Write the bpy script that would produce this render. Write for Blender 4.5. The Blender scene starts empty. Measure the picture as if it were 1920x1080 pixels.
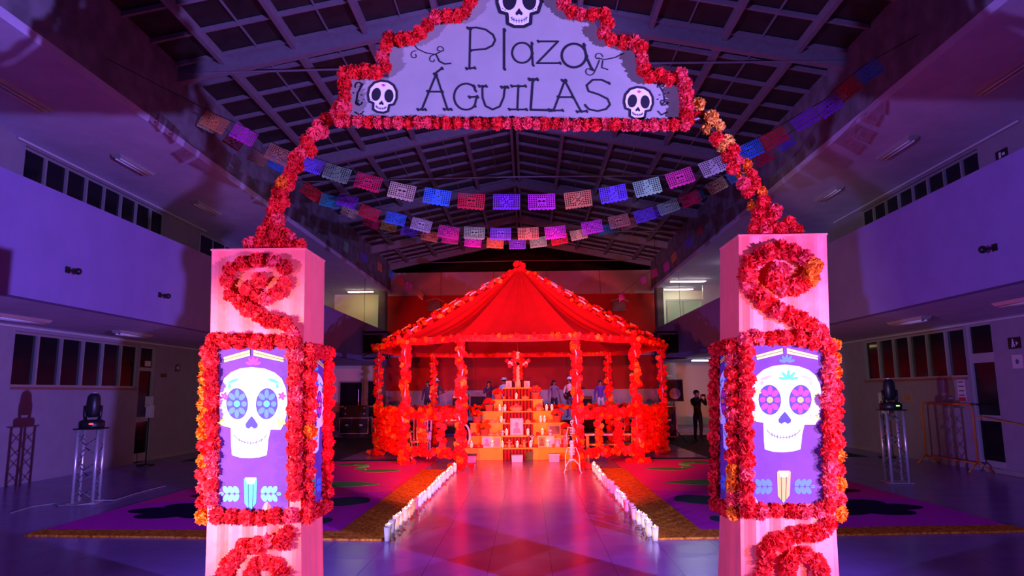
import bpy, bmesh, math, random
from mathutils import Vector, Matrix, Euler
random.seed(7)
S = bpy.context.scene
COL = S.collection
PI = math.pi
# ------------------------------------------------------------------ camera
F = 1280.0; CAMH = 1.7
RM = (Matrix.Rotation(math.radians(1.24), 3, 'Z') @ Matrix.Rotation(PI/2 + math.radians(8.66), 3, 'X') @ Matrix.Rotation(math.radians(-0.5), 3, 'Z'))
cam_d = bpy.data.cameras.new('camera'); cam_d.sensor_width = 36; cam_d.lens = 24; cam_d.clip_end = 200
cam = bpy.data.objects.new('camera', cam_d); COL.objects.link(cam)
cam.matrix_world = Matrix.Translation((0, 0, CAMH)) @ RM.to_4x4()
S.camera = cam
# ------------------------------------------------------------------ world, exposure
S.view_settings.view_transform = 'Standard'; S.view_settings.look = 'None'
S.view_settings.gamma = 1; S.view_settings.use_curve_mapping = False
S.view_settings.exposure = 0.0
S.cycles.use_denoising = True
S.cycles.sample_clamp_indirect = 4
S.cycles.max_bounces = 6
W = bpy.data.worlds.new('world'); S.world = W; W.use_nodes = True
W.node_tree.nodes['Background'].inputs[0].default_value = (0.35, 0.16, 0.8, 1)
W.node_tree.nodes['Background'].inputs[1].default_value = 0.004
# ------------------------------------------------------------------ stage lighting of the hall (unseen lamps, no fixtures built; column pair added)
def spot(name, loc, aim, power, col, ang, blend=0.5, r=0.06):
    l = bpy.data.lights.new(name, 'SPOT'); l.energy = power; l.color = col
    l.spot_size = math.radians(ang); l.spot_blend = blend; l.shadow_soft_size = r
    o = bpy.data.objects.new(name, l); COL.objects.link(o); o.location = loc
    o.rotation_euler = (Vector(aim) - Vector(loc)).to_track_quat('-Z', 'Y').to_euler()
    return o
def point(name, loc, power, col, r=0.1):
    l = bpy.data.lights.new(name, 'POINT'); l.energy = power; l.color = col; l.shadow_soft_size = r
    o = bpy.data.objects.new(name, l); COL.objects.link(o); o.location = loc
    return o
PURPLE = (0.30, 0.19, 1.0)
spot('purple_wash_spot', (-6.5, 0.1, 1.45), (6.6, 12.5, 4.8), 5000, PURPLE, 74, 0.6)
spot('purple_wash_spot', (6.2, 0.2, 1.45), (-7.2, 12.5, 4.8), 10400, PURPLE, 74, 0.6)
spot('column_spot', (-3.6, 2.0, 1.1), (-2.1, 5.0, 1.42), 1500, (0.97, 0.80, 0.88), 40, 0.5)
spot('column_spot', (3.5, 2.0, 1.1), (2.0, 5.0, 1.42), 850, (0.95, 0.72, 0.88), 40, 0.5)
spot('red_aisle_spot', (-0.1, -2.2, 1.4), (-0.2, 19.0, 1.9), 15000, (1.0, 0.02, 0.015), 23, 0.25)
spot('red_gazebo_spot', (-1.95, 5.85, 2.68), (0.2, 19.0, 1.2), 6500, (1.0, 0.115, 0.045), 50, 0.6)
spot('red_gazebo_spot', (1.9, 5.85, 2.68), (-0.6, 19.0, 1.2), 4500, (1.0, 0.05, 0.045), 50, 0.6)
spot('red_stage_spot', (-3.4, 28.4, 0.5), (-1.8, 35.0, 2.5), 420, (1.0, 0.02, 0.02), 75, 0.6)
for x in (-4.2, 3.4):
    spot('stage_wash_spot', (x, 26.5, 6.7), (x*0.6, 32.0, 0.6), 1300, (0.42, 0.28, 1.0), 60, 0.6)

# ------------------------------------------------------------------ helpers
def ray(px, py): return RM @ Vector(((px-960)/F, (540-py)/F, -1.0))
def at(px, py, Y):
    d = ray(px, py); return Vector((0, 0, CAMH)) + d*(Y/d.y)
def ground(px, py, z=0.0):
    d = ray(px, py); return Vector((0, 0, CAMH)) + d*((z-CAMH)/d.z)
def side(px, py, X):
    d = ray(px, py); return Vector((0, 0, CAMH)) + d*(X/d.x)
def wloc(o):
    p = Vector((0, 0, 0))
    while o is not None:
        p += o.location; o = o.parent
    return p
MATS = {}
def mat(name, col, rough=0.6, metal=0.0, noise=0.0, nscale=20.0, bump=0.0, bscale=60.0, emit=None, estr=0.0, trans=0.0, spec=0.5, col2=None, sheen=0.0):
    if name in MATS: return MATS[name]
    m = bpy.data.materials.new(name); m.use_nodes = True; nt = m.node_tree; b = nt.nodes['Principled BSDF']
    b.inputs['Base Color'].default_value = (*col, 1); b.inputs['Roughness'].default_value = rough; b.inputs['Metallic'].default_value = metal
    b.inputs['Specular IOR Level'].default_value = spec
    if sheen: b.inputs['Sheen Weight'].default_value = sheen
    tc = None
    if noise or bump:
        tc = nt.nodes.new('ShaderNodeTexCoord')
    if noise:
        n = nt.nodes.new('ShaderNodeTexNoise'); n.inputs['Scale'].default_value = nscale; n.inputs['Detail'].default_value = 6
        nt.links.new(tc.outputs['Object'], n.inputs['Vector'])
        r = nt.nodes.new('ShaderNodeValToRGB'); c2 = col2 or tuple(max(0, c*(1-noise)) for c in col); c1 = col if col2 else tuple(min(1, c*(1+noise*0.6)) for c in col)
        r.color_ramp.elements[0].position = 0.35; r.color_ramp.elements[1].position = 0.65
        r.color_ramp.elements[0].color = (*c2, 1); r.color_ramp.elements[1].color = (*c1, 1)
        nt.links.new(n.outputs['Fac'], r.inputs['Fac']); nt.links.new(r.outputs['Color'], b.inputs['Base Color'])
    if bump:
        n2 = nt.nodes.new('ShaderNodeTexNoise'); n2.inputs['Scale'].default_value = bscale; n2.inputs['Detail'].default_value = 4
        nt.links.new(tc.outputs['Object'], n2.inputs['Vector'])
        bp = nt.nodes.new('ShaderNodeBump'); bp.inputs['Strength'].default_value = bump; bp.inputs['Distance'].default_value = 0.02
        nt.links.new(n2.outputs['Fac'], bp.inputs['Height']); nt.links.new(bp.outputs['Normal'], b.inputs['Normal'])
    if emit:
        b.inputs['Emission Color'].default_value = (*emit, 1); b.inputs['Emission Strength'].default_value = estr
    if trans:
        out = nt.nodes['Material Output']; t = nt.nodes.new('ShaderNodeBsdfTranslucent'); t.inputs['Color'].default_value = (*col, 1)
        mx = nt.nodes.new('ShaderNodeMixShader'); mx.inputs[0].default_value = trans
        nt.links.new(b.outputs[0], mx.inputs[1]); nt.links.new(t.outputs[0], mx.inputs[2]); nt.links.new(mx.outputs[0], out.inputs['Surface'])
    MATS[name] = m
    return m

class MB:
    def __init__(s): s.v = []; s.f = []; s.smooth = False
    def add(s, vs, fs):
        b = len(s.v); s.v += [Vector(v) for v in vs]; s.f += [tuple(i+b for i in f) for f in fs]; return s
    def box(s, c, d, rz=0.0, taper=1.0):
        x, y, z = d[0]/2, d[1]/2, d[2]/2; R = Matrix.Rotation(rz, 3, 'Z'); c = Vector(c); vs = []
        for k in (-1, 1):
            t = taper if k > 0 else 1.0
            for (i, j) in ((-1, -1), (1, -1), (1, 1), (-1, 1)): vs.append(c + R @ Vector((i*x*t, j*y*t, k*z)))
        return s.add(vs, [(3, 2, 1, 0), (4, 5, 6, 7), (0, 1, 5, 4), (1, 2, 6, 5), (2, 3, 7, 6), (3, 0, 4, 7)])
    def bx(s, x0, x1, y0, y1, z0, z1): return s.box(((x0+x1)/2, (y0+y1)/2, (z0+z1)/2), (abs(x1-x0), abs(y1-y0), abs(z1-z0)))
    def prism(s, pts, ext):
        n = len(pts); ext = Vector(ext); vs = [Vector(p) for p in pts] + [Vector(p)+ext for p in pts]
        fs = [tuple(range(n)), tuple(range(2*n-1, n-1, -1))] + [(i, i+n, (i+1) % n+n, (i+1) % n) for i in range(n)]
        return s.add(vs, fs)
    def tube(s, path, r, n=8, closed=False):
        P = [Vector(p) for p in path]; m = len(P); rs = r if isinstance(r, (list, tuple)) else [r]*m; vs = []; up = None
        for i in range(m):
            a = P[i-1] if (i > 0 or closed) else P[i]; b = P[(i+1) % m] if (i < m-1 or closed) else P[i]
            t = (b-a).normalized() if (b-a).length > 1e-9 else Vector((0, 0, 1))
            if up is None:
                up = Vector((0, 0, 1)) if abs(t.z) < 0.9 else Vector((1, 0, 0))
            x = t.cross(up)
            if x.length < 1e-6: x = t.cross(Vector((0.3, 1, 0.2)))
            x.normalize(); y = x.cross(t).normalized(); up = y
            for k in range(n):
                q = 2*PI*k/n; vs.append(P[i] + (x*math.cos(q) + y*math.sin(q))*rs[i])
        fs = []
        for i in range(m if closed else m-1):
            j = (i+1) % m
            for k in range(n): fs.append((i*n+k, i*n+(k+1) % n, j*n+(k+1) % n, j*n+k))
        if not closed: fs += [tuple(range(n-1, -1, -1)), tuple(range((m-1)*n, m*n))]
        return s.add(vs, fs)
    def lathe(s, c, prof, n=16, M=None):
        c = Vector(c); vs = []; fs = []
        for (r, z) in prof:
            for k in range(n):
                p = Vector((r*math.cos(2*PI*k/n), r*math.sin(2*PI*k/n), z)); vs.append(c + (M @ p if M else p))
        for i in range(len(prof)-1):
            for k in range(n): fs.append((i*n+k, i*n+(k+1) % n, (i+1)*n+(k+1) % n, (i+1)*n+k))
        fs += [tuple(range(n-1, -1, -1)), tuple(range((len(prof)-1)*n, len(prof)*n))]
        return s.add(vs, fs)
    def ball(s, c, r, n=12, m=8):
        r = Vector(r) if hasattr(r, '__len__') else Vector((r, r, r)); c = Vector(c)
        vs = [c + Vector((0, 0, -r.z))]; fs = []
        for i in range(1, m):
            a = -PI/2 + PI*i/m
            for k in range(n):
                q = 2*PI*k/n; vs.append(c + Vector((r.x*math.cos(a)*math.cos(q), r.y*math.cos(a)*math.sin(q), r.z*math.sin(a))))
        vs.append(c + Vector((0, 0, r.z))); top = len(vs)-1
        for k in range(n): fs.append((0, 1+(k+1) % n, 1+k)); fs.append((top, 1+(m-2)*n+k, 1+(m-2)*n+(k+1) % n))
        for i in range(m-2):
            for k in range(n): fs.append((1+i*n+k, 1+i*n+(k+1) % n, 1+(i+1)*n+(k+1) % n, 1+(i+1)*n+k))
        return s.add(vs, fs)
    def mesh(s, name, m, off=Vector((0, 0, 0)), smooth=False):
        me = bpy.data.meshes.new(name); me.from_pydata([tuple(v-off) for v in s.v], [], s.f); me.update()
        if m: me.materials.append(m)
        if smooth: me.polygons.foreach_set('use_smooth', [True]*len(me.polygons))
        return me
    def build(s, name, m, parent=None, smooth=False, off=None):
        o0 = wloc(parent) if parent is not None else (Vector(off) if off is not None else Vector((0, 0, 0)))
        o = bpy.data.objects.new(name, s.mesh(name, m, o0, smooth)); COL.objects.link(o)
        if parent is not None: o.parent = parent
        elif off is not None: o.location = off
        return o
def thing(name, label, cat, loc=(0, 0, 0), group=None):
    o = bpy.data.objects.new(name, None); COL.objects.link(o); o.location = loc; o.empty_display_size = 0.1
    o['label'] = label; o['category'] = cat
    if group: o['group'] = group
    return o
def tag(o, label, cat, group=None):
    o['label'] = label; o['category'] = cat
    if group: o['group'] = group
    return o
def struct(o): o['kind'] = 'structure'; return o
def stuff(o): o['kind'] = 'stuff'; return o
def inst(name, me, loc, parent, rot=(0, 0, 0), sc=(1, 1, 1)):
    o = bpy.data.objects.new(name, me); COL.objects.link(o); o.parent = parent
    o.location = Vector(loc) - wloc(parent) if parent is not None else loc
    o.rotation_euler = rot; o.scale = sc if hasattr(sc, '__len__') else (sc, sc, sc)
    return o
ORD = ['nearest', 'second', 'third', 'fourth', 'fifth', 'sixth', 'seventh', 'eighth', 'ninth', 'tenth', 'eleventh', 'twelfth', 'thirteenth', 'fourteenth', 'fifteenth', 'sixteenth', 'seventeenth', 'eighteenth', 'nineteenth', 'twentieth', 'twenty-first', 'twenty-second', 'twenty-third', 'twenty-fourth', 'twenty-fifth', 'twenty-sixth', 'twenty-seventh', 'twenty-eighth', 'twenty-ninth', 'thirtieth', 'thirty-first', 'thirty-second']

# ------------------------------------------------------------------ materials of the hall
M_WALL = mat('wall_paint', (0.36, 0.31, 0.36), 0.8, noise=0.06, nscale=3, bump=0.08, bscale=150)
M_SOFF = mat('soffit_plaster', (0.66, 0.60, 0.80), 0.85, noise=0.08, nscale=2, bump=0.1, bscale=120)
M_PARA = mat('parapet_plaster', (0.29, 0.21, 0.50), 0.85, noise=0.06, nscale=2, bump=0.2, bscale=200)
M_FASC = mat('fascia_concrete', (0.20, 0.19, 0.21), 0.85, noise=0.3, nscale=2.5)
M_DARK = mat('dark_gable', (0.006, 0.005, 0.006), 0.95)
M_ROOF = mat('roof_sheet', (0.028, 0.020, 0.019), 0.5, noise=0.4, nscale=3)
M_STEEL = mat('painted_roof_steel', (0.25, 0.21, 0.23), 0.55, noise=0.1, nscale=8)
M_ALU = mat('aluminium_frame', (0.55, 0.54, 0.55), 0.4, 0.5)
M_GLASS = mat('window_glass_dark_room', (0.012, 0.011, 0.016), 0.10, spec=0.25)  # opaque pane; the unlit room behind is put into its dark colour
M_REDWALL = mat('red_wall_paint', (0.38, 0.003, 0.003), 0.75, noise=0.08, nscale=2)
M_GREYW = mat('grey_wall_panel', (0.40, 0.37, 0.42), 0.8, noise=0.08, nscale=2)
M_WHITE = mat('white_paint', (0.78, 0.76, 0.76), 0.6)
M_BLACK = mat('black_plastic', (0.012, 0.012, 0.014), 0.4)
M_BLKCLOTH = mat('black_cloth', (0.010, 0.009, 0.010), 0.9)
M_CHROME = mat('chrome_tube', (0.9, 0.9, 0.93), 0.34, 0.7)
M_LIT = mat('lit_tube', (1, 1, 0.95), 0.5, emit=(0.95, 1.0, 0.85), estr=32.0)
M_LITY = mat('lit_tube_warm', (1, 1, 0.8), 0.5, emit=(1.0, 0.96, 0.45), estr=26.0)
M_OFFTUBE = mat('unlit_tube', (0.8, 0.8, 0.8), 0.3)
M_CREAM = mat('cream_wall', (0.86, 0.84, 0.66), 0.8)

def tile_mat(name, grout):
    m = bpy.data.materials.new(name); m.use_nodes = True; nt = m.node_tree; b = nt.nodes['Principled BSDF']
    tc = nt.nodes.new('ShaderNodeTexCoord'); n = nt.nodes.new('ShaderNodeTexNoise'); n.inputs['Scale'].default_value = 1.3; n.inputs['Detail'].default_value = 8
    nt.links.new(tc.outputs['Object'], n.inputs['Vector'])
    r = nt.nodes.new('ShaderNodeValToRGB'); r.color_ramp.elements[0].color = (0.23, 0.145, 0.44, 1); r.color_ramp.elements[1].color = (0.31, 0.195, 0.56, 1)
    nt.links.new(n.outputs['Fac'], r.inputs['Fac']); col = r.outputs['Color']
    if grout:
        br = nt.nodes.new('ShaderNodeTexBrick'); br.offset = 0; br.inputs['Scale'].default_value = 1.0
        br.inputs['Brick Width'].default_value = 0.615; br.inputs['Row Height'].default_value = 0.615; br.inputs['Mortar Size'].default_value = 0.004
        mp = nt.nodes.new('ShaderNodeMapping'); mp.inputs['Location'].default_value = (-0.21, 0.0, 0)
        nt.links.new(tc.outputs['Object'], mp.inputs['Vector']); nt.links.new(mp.outputs[0], br.inputs['Vector'])
        nt.links.new(col, br.inputs['Color1']); nt.links.new(col, br.inputs['Color2']); br.inputs['Mortar'].default_value = (0.03, 0.03, 0.03, 1)
        col = br.outputs['Color']
    nt.links.new(col, b.inputs['Base Color'])
    b.inputs['Roughness'].default_value = 0.2; b.inputs['Specular IOR Level'].default_value = 0.55
    r2 = nt.nodes.new('ShaderNodeMapRange'); r2.inputs['To Min'].default_value = 0.15; r2.inputs['To Max'].default_value = 0.30
    nt.links.new(n.outputs['Fac'], r2.inputs['Value']); nt.links.new(r2.outputs[0], b.inputs['Roughness'])
    return m
M_FLOOR = tile_mat('floor_tile_field', True); M_TILE = tile_mat('floor_tile', False)
XL, XR, PL, PR, YB, YF = -10.0, 9.45, -7.2, 6.55, 35.0, -5.0
ZS1, ZPT, ZS2, ZF, XC = 3.1, 4.82, 6.78, 8.23, -0.325
# ------------------------------------------------------------------ floor
floor = struct(MB().bx(XL, XR, YF, YB+5, -0.15, -0.004).build('floor', M_FLOOR))
TS = 0.615
tile_me = MB().add([(-.3055, -.3068, -.004), (.3055, -.3068, -.004), (.3055, .3068, -.004), (-.3055, .3068, -.004), (-.3055, -.3068, 0), (.3055, -.3068, 0), (.3055, .3068, 0), (-.3055, .3068, 0)],
                   [(4, 5, 6, 7), (0, 1, 5, 4), (1, 2, 6, 5), (2, 3, 7, 6), (3, 0, 4, 7)]).mesh('floor_tile', M_TILE)
for i in range(-17, 17):
    for j in range(9, 25):
        x = 0.21 + TS*(i+0.5); y = TS*(j+0.5)
        if abs(x) > 0.80*y + 0.3 or abs(x) > 9.1: continue
        inrug = (-6.2 < x-.25 and x+.25 < -1.7 or 1.45 < x-.25 and x+.25 < 5.95) and y > 8.5
        if inrug or y > 14.8 or (y > 12.6 and abs(x) > 3): continue
        inst('floor_tile', tile_me, (x, y, 0), floor)
# ------------------------------------------------------------------ side wings
def wing(sx, xw, xp, gwin, door, uwin, sidename):
    """ground wall, parapet, soffits and fascia of one side; gwin/uwin: (y0, y1, z0, z1, panes)"""
    out = sx*0.2
    w = MB()
    def rect(y0, y1, z0, z1): w.bx(xw, xw+out, y0, y1, z0, z1)
    (a, b, c, d, n) = gwin; (da, db, dz, tz0, tz1) = door; (ua, ub, uc, ud, un) = uwin
    holes = sorted([(a, b), (da, db)])
    cuts = [YF, holes[0][0], holes[0][1], holes[1][0], holes[1][1], YB]
    rect(cuts[0], cuts[1], -0.15, ZS1); rect(cuts[2], cuts[3], -0.15, ZS1) if cuts[3]-cuts[2] > 0.01 else None
    rect(cuts[4], cuts[5], -0.15, ZS1)
    rect(a, b, -0.15, c); rect(a, b, d, ZS1); rect(da, db, tz1, ZS1)
    rect(YF, ua, ZS1, 9.0); rect(ub, YB, ZS1, 9.0); rect(ua, ub, ZS1, uc); rect(ua, ub, ud, 9.0)
    struct(w.build('wall_'+sidename, M_WALL))
    def window(nm, y0, y1, z0, z1, n, wide=()):
        r = struct(MB().bx(xw+out*.4, xw+out*.6, y0, y0+.05, z0, z1).bx(xw+out*.4, xw+out*.6, y1-.05, y1, z0, z1).bx(xw+out*.4, xw+out*.6, y0+.05, y1-.05, z0, z0+.05).bx(xw+out*.4, xw+out*.6, y0+.05, y1-.05, z1-.05, z1).build(nm, M_ALU))
        st = (y1-y0)/n
        for k in range(n):
            MB().bx(xw+out*.48, xw+out*.54, y0+k*st+.03, y0+(k+1)*st-.03, z0+.05, z1-.05).build('pane', M_GLASS, r)
            if k: 
                t = .026 if k % 2 else .016
                MB().bx(xw+out*.2, xw+out*.6, y0+k*st-t, y0+k*st+t, z0+.05, z1-.05).build('mullion', M_ALU, r)
        MB().bx(xw-sx*.04, xw+out*.4, y0, y1, z0-.05, z0).build('sill', mat('sill_red', (.35, .12, .09), .7), r)
        return r
    window('window_1' if sx < 0 else 'window_3', a, b, c, d, n)
    window('window_2' if sx < 0 else 'window_4', ua, ub, uc, ud, un)
    dm = mat('door_frame_paint', (.42, .30, .25) if sx > 0 else (.45, .43, .42), .6)
    dr = struct(MB().bx(xw+out*.2, xw+out*.7, da, da+.07, 0, tz1).bx(xw+out*.2, xw+out*.7, db-.07, db, 0, tz1).bx(xw+out*.2, xw+out*.7, da+.07, db-.07, dz, tz0).bx(xw+out*.2, xw+out*.7, da+.07, db-.07, tz1-.05, tz1).build('door_1' if sx < 0 else 'door_2', dm))
    MB().bx(xw+out*.42, xw+out*.5, da+.07, db-.07, 0.22, dz).build('door_glass', M_GLASS, dr)
    MB().bx(xw+out*.36, xw+out*.56, da+.07, db-.07, 0.01, 0.22).build('kick_plate', dm, dr)
    MB().bx(xw+out*.36, xw+out*.56, da+.07, db-.07, 1.02, 1.14).build('push_bar', dm, dr)
    MB().bx(xw+out*.42, xw+out*.5, da+.07, db-.07, tz0, tz1-.05).build('transom_pane', M_GLASS, dr)
    struct(MB().bx(xp, xp+out*.9, YF, YB, ZS1, ZPT).build('wall_parapet_'+sidename, M_PARA))
    struct(MB().bx(xp+out*.9, xw, YF, YB, ZS1, ZS1+.18).build('ceiling_gallery_'+sidename, M_SOFF))
    struct(MB().bx(xp-sx*.12, xw, YF, YB, ZS2, ZS2+.15).build('ceiling_upper_'+sidename, M_SOFF))
    struct(MB().bx(xp-sx*.12, xp+out*.4, YF, YB, ZS2+.15, ZF+.25).build('wall_fascia_'+sidename, M_FASC))
    struct(MB().bx(xw-sx*.03, xw, YF, a-.3, .0, .09).bx(xw-sx*.03, xw, max(b, db)+.05, YB, .0, .09).build('baseboard_'+sidename, mat('baseboard_tile', (.4, .37, .33), .5)))
    struct(MB().tube([(xw-sx*.06, 12.6, ZS2-.06), (xw-sx*.06, 20.5, ZS2-.06)], .025, 8).build('trim_1' if sx < 0 else 'trim_2', M_WHITE))
    struct(MB().tube([(xw-sx*.04, 8.0, ZS1-.05), (xw-sx*.04, 24.0, ZS1-.05)], .02, 8).build('trim_3' if sx < 0 else 'trim_4', M_WHITE))
    # end pillars by the stage wall
    struct(MB().bx(xp-sx*.10, xp+out*1.2, 33.8, 34.4, 0, ZS1).bx(xp-sx*.10, xp+out*1.2, 33.8, 34.4, ZPT, ZS2).build('trim_5' if sx < 0 else 'trim_6', M_FASC))
wing(-1, XL, PL, (13.1, 17.45, 1.88, 2.97, 6), (17.5, 18.25, 2.33, 2.42, 2.97), (12.88, 18.25, 5.7, 6.68, 8), 'left')
wing(1, XR, PR, (15.0, 19.5, 1.93, 3.02, 6), (14.1, 14.95, 2.22, 2.42, 3.04), (13.9, 19.0, 5.7, 6.66, 8), 'right')
# far upper windows on the left and right galleries
for (xw, sx, nm, y0, y1) in ((XL, -1, 'window_5', 20.2, 24.5), (XR, 1, 'window_6', 24.0, 27.0)):
    r = struct(MB().bx(xw-sx*.03, xw-sx*.005, y0, y1, 5.6, 5.66).bx(xw-sx*.03, xw-sx*.005, y0, y1, 6.56, 6.62).build(nm, M_ALU))
    for k in range(5):
        a = y0+(y1-y0)*k/5; b = y0+(y1-y0)*(k+1)/5
        MB().bx(xw-sx*.02, xw-sx*.005, a+.03, b-.03, 5.66, 6.56).build('pane', M_GLASS, r)
        MB().bx(xw-sx*.04, xw-sx*.005, a-.03, a+.03, 5.66, 6.56).build('mullion', M_ALU, r)
# ------------------------------------------------------------------ back wall
HB = 7.9
wb = MB()
wb.bx(PL-.1, PR+.1, YB, YB+.2, 0, 1.80).bx(PL-.1, PR+.1, YB, YB+.2, 3.50, 3.78).bx(PL-.1, PR+.1, YB, YB+.2, 6.68, HB)
wall_back = struct(wb.build('wall_back', M_GREYW))
for (z0, z1) in ((1.80, 3.50), (3.78, 6.68)):
    n = 6
    for k in range(n):
        a = PL-.1+(PR-PL+.2)*k/n; b = PL-.1+(PR-PL+.2)*(k+1)/n
        MB().bx(a+.006, b-.006, YB-.01, YB+.2, z0, z1).build('red_panel', M_REDWALL, wall_back)
for k in range(1, 5):
    x = PL+(PR-PL)*k/5
    MB().bx(x-.012, x+.012, YB-.008, YB+.0, 6.70, HB).build('panel_joint', M_BLACK, wall_back)
struct(MB().bx(PL-.3, PR+.3, YB+4.0, YB+4.2, HB-2, 10.5).build('wall_gable', M_DARK))
struct(MB().bx(PL-.3, PR+.3, YB+.2, YB+4.0, HB-.2, HB-.05).build('trim_7', M_DARK))
struct(MB().bx(PL-.3, PL-.15, YB, YB+4.0, HB-1, 9).bx(PR+.15, PR+.3, YB, YB+4, HB-1, 9).build('trim_8', M_DARK))
struct(MB().bx(XL-.2, PL-.1, YB, YB+.2, 0, ZS1).bx(XL-.2, PL-.1, YB, YB+.2, ZS1, 9).build('wall_back_left', M_CREAM))
struct(MB().bx(PR+.1, XR+.2, YB, YB+.2, 0, 9).build('wall_back_right', M_CREAM))
# lit partition at the far end of the right gallery, with dark frame wall beside it
gp = struct(MB().bx(PR+.2, PR+2.0, 33.0, 33.06, ZS1+.18, 4.95).bx(PR+2.0, XR, 33.0, 33.1, ZS1+.18, ZS2).bx(PR+.2, PR+2.0, 33.0, 33.06, 6.0, 6.08).bx(PR+.2, PR+.26, 33.0, 33.06, 4.95, 6.0).bx(PR+1.94, PR+2.0, 33, 33.06, 4.95, 6.0).bx(PR+1.0, PR+1.05, 33, 33.06, 4.95, 6).build('window_7', M_ALU))
gm = bpy.data.materials.new('partition_glass'); gm.use_nodes = True
gm.node_tree.nodes['Principled BSDF'].inputs['Transmission Weight'].default_value = 1.0; gm.node_tree.nodes['Principled BSDF'].inputs['Roughness'].default_value = 0.25; gm.node_tree.nodes['Principled BSDF'].inputs['Base Color'].default_value = (.86, .97, .90, 1); gm.node_tree.nodes['Principled BSDF'].inputs['IOR'].default_value = 1.05
for (a, b) in ((.26, 1.0), (1.05, 1.94)): MB().bx(PR+a, PR+b, 33.025, 33.035, 4.95, 6.0).build('pane', gm, gp)
# ------------------------------------------------------------------ roof
slope = 0.205
def rz(x): return ZF + (PR+.1-XC)*slope - abs(x-XC)*slope
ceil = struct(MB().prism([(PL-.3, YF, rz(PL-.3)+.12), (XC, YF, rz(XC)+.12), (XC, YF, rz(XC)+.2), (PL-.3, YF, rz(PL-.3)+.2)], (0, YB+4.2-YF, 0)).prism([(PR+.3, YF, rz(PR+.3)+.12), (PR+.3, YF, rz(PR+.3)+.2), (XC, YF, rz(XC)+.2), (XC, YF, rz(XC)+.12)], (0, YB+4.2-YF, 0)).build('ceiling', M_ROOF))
for k in range(-4, 5):
    if k == 0:
        for dx in (-.09, .09): MB().bx(XC+dx-.04, XC+dx+.04, 5, YB, rz(XC)-.08, rz(XC)+.10).build('ridge_beam', M_STEEL, ceil)
        continue
    x = XC+1.46*k
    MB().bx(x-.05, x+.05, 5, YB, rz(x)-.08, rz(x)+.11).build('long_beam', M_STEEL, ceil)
    for dx in (.73,):
        xx = x - math.copysign(dx, k)
        MB().bx(xx-.008, xx+.008, 5, YB, rz(xx)+.06, rz(xx)+.115).build('sheet_seam', M_STEEL, ceil)
y = 8.2; kk = 0
while y < YB:
    for (x0, x1) in ((PL+.05, XC-.13), (XC+.13, PR-.05)):
        MB().prism([(x0, y, rz(x0)+.02), (x1, y, rz(x1)+.02), (x1, y, rz(x1)+.11), (x0, y, rz(x0)+.11)], (0, .06, 0)).build('purlin', M_STEEL, ceil)
    y += 0.93
for y in (13.0, 19.0, 25.0, 30.5, 34.8):
    for (x0, x1) in ((PL-.1, XC), (XC, PR+.1)):
        MB().prism([(x0, y, rz(x0)-.26), (x1, y, rz(x1)-.2), (x1, y, rz(x1)+.10), (x0, y, rz(x0)+.10)], (0, .16, 0)).build('portal_rafter', M_STEEL, ceil)
for (y, z) in ((13.0, 8.2), (20.3, 8.2), (27.7, 8.2), (34.2, 8.25)):
    MB().tube([(PL-.1, y, z), (XC, y, z+.06), (PR+.1, y, z)], .022, 6).build('tie_rod', M_STEEL, ceil)
# ------------------------------------------------------------------ paper flowers
FCOL = {'red': (0.88, 0.018, 0.020), 'crimson': (0.72, 0.008, 0.012), 'pinkred': (0.92, 0.060, 0.075), 'orange': (0.93, 0.17, 0.006), 'yellow': (0.93, 0.42, 0.06)}
def pompom(seed, n, layers=2):
    rnd = random.Random(seed); b = MB()
    for i in range(n):
        z = 1-2*(i+.5)/n; q = i*2.399963 + rnd.uniform(-.2, .2); r = math.sqrt(1-z*z)
        d = Vector((r*math.cos(q), r*math.sin(q), z)).normalized()
        t = d.cross(Vector((rnd.uniform(-1, 1), rnd.uniform(-1, 1), rnd.uniform(-1, 1)))).normalized(); u = d.cross(t)
        R = .5*rnd.uniform(.86, 1.06); w = .5*rnd.uniform(.24, .36)*(60/n)**.5
        bend = u*rnd.uniform(-.10, .10)
        base = d*.16
        tip = d*R + bend
        vs = [base-t*w*.35, base+t*w*.35, d*R*.78+bend*.4+t*w*.9, tip+t*w*.6+d*rnd.uniform(-.03, .03), tip-t*w*.05-d*.05, tip-t*w*.6+d*rnd.uniform(-.03, .03), d*R*.78+bend*.4-t*w*.9]
        b.add(vs, [(0, 1, 2, 6), (6, 2, 3, 4), (6, 4, 5)])
    b.ball((0, 0, 0), .33, 8, 5)
    return b
def flower_mats():
    out = {}
    for k, c in FCOL.items():
        out[k] = mat('paper_'+k, c, 0.7, noise=0.25, nscale=3, trans=0.18, spec=0.25)
    return out
FM = flower_mats()
FLOWER = {k: [pompom(11+j*7, 64).mesh('paper_flower', FM[k]) for j in range(3)] for k in FCOL}
SMALL = {k: [pompom(31+j*5, 26).mesh('paper_flower', FM[k]) for j in range(3)] for k in FCOL}
RF = random.Random(3)
def flower(parent, pos, size, col='red', small=False):
    me = RF.choice((SMALL if small else FLOWER)[col]); s = size*RF.uniform(.92, 1.1)
    return inst('paper_flower', me, pos, parent, (RF.uniform(0, 6), RF.uniform(0, 6), RF.uniform(0, 6)), (s, s, s))
def pick(p=(.62, .2, .18)):
    q = RF.random(); return 'red' if q < p[0] else ('crimson' if q < p[0]+p[1] else 'pinkred')
def resample(pts, step):
    P = [Vector((p[0], p[1], 0)) for p in pts]; out = [P[0]]; acc = 0
    for a, b in zip(P, P[1:]):
        L = (b-a).length; t = step-acc
        while t <= L: out.append(a+(b-a)*t/L); t += step
        acc = (acc+L) % step if t > L else 0
        acc = L-(t-step)
    return [(p.x, p.y) for p in out]
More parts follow.
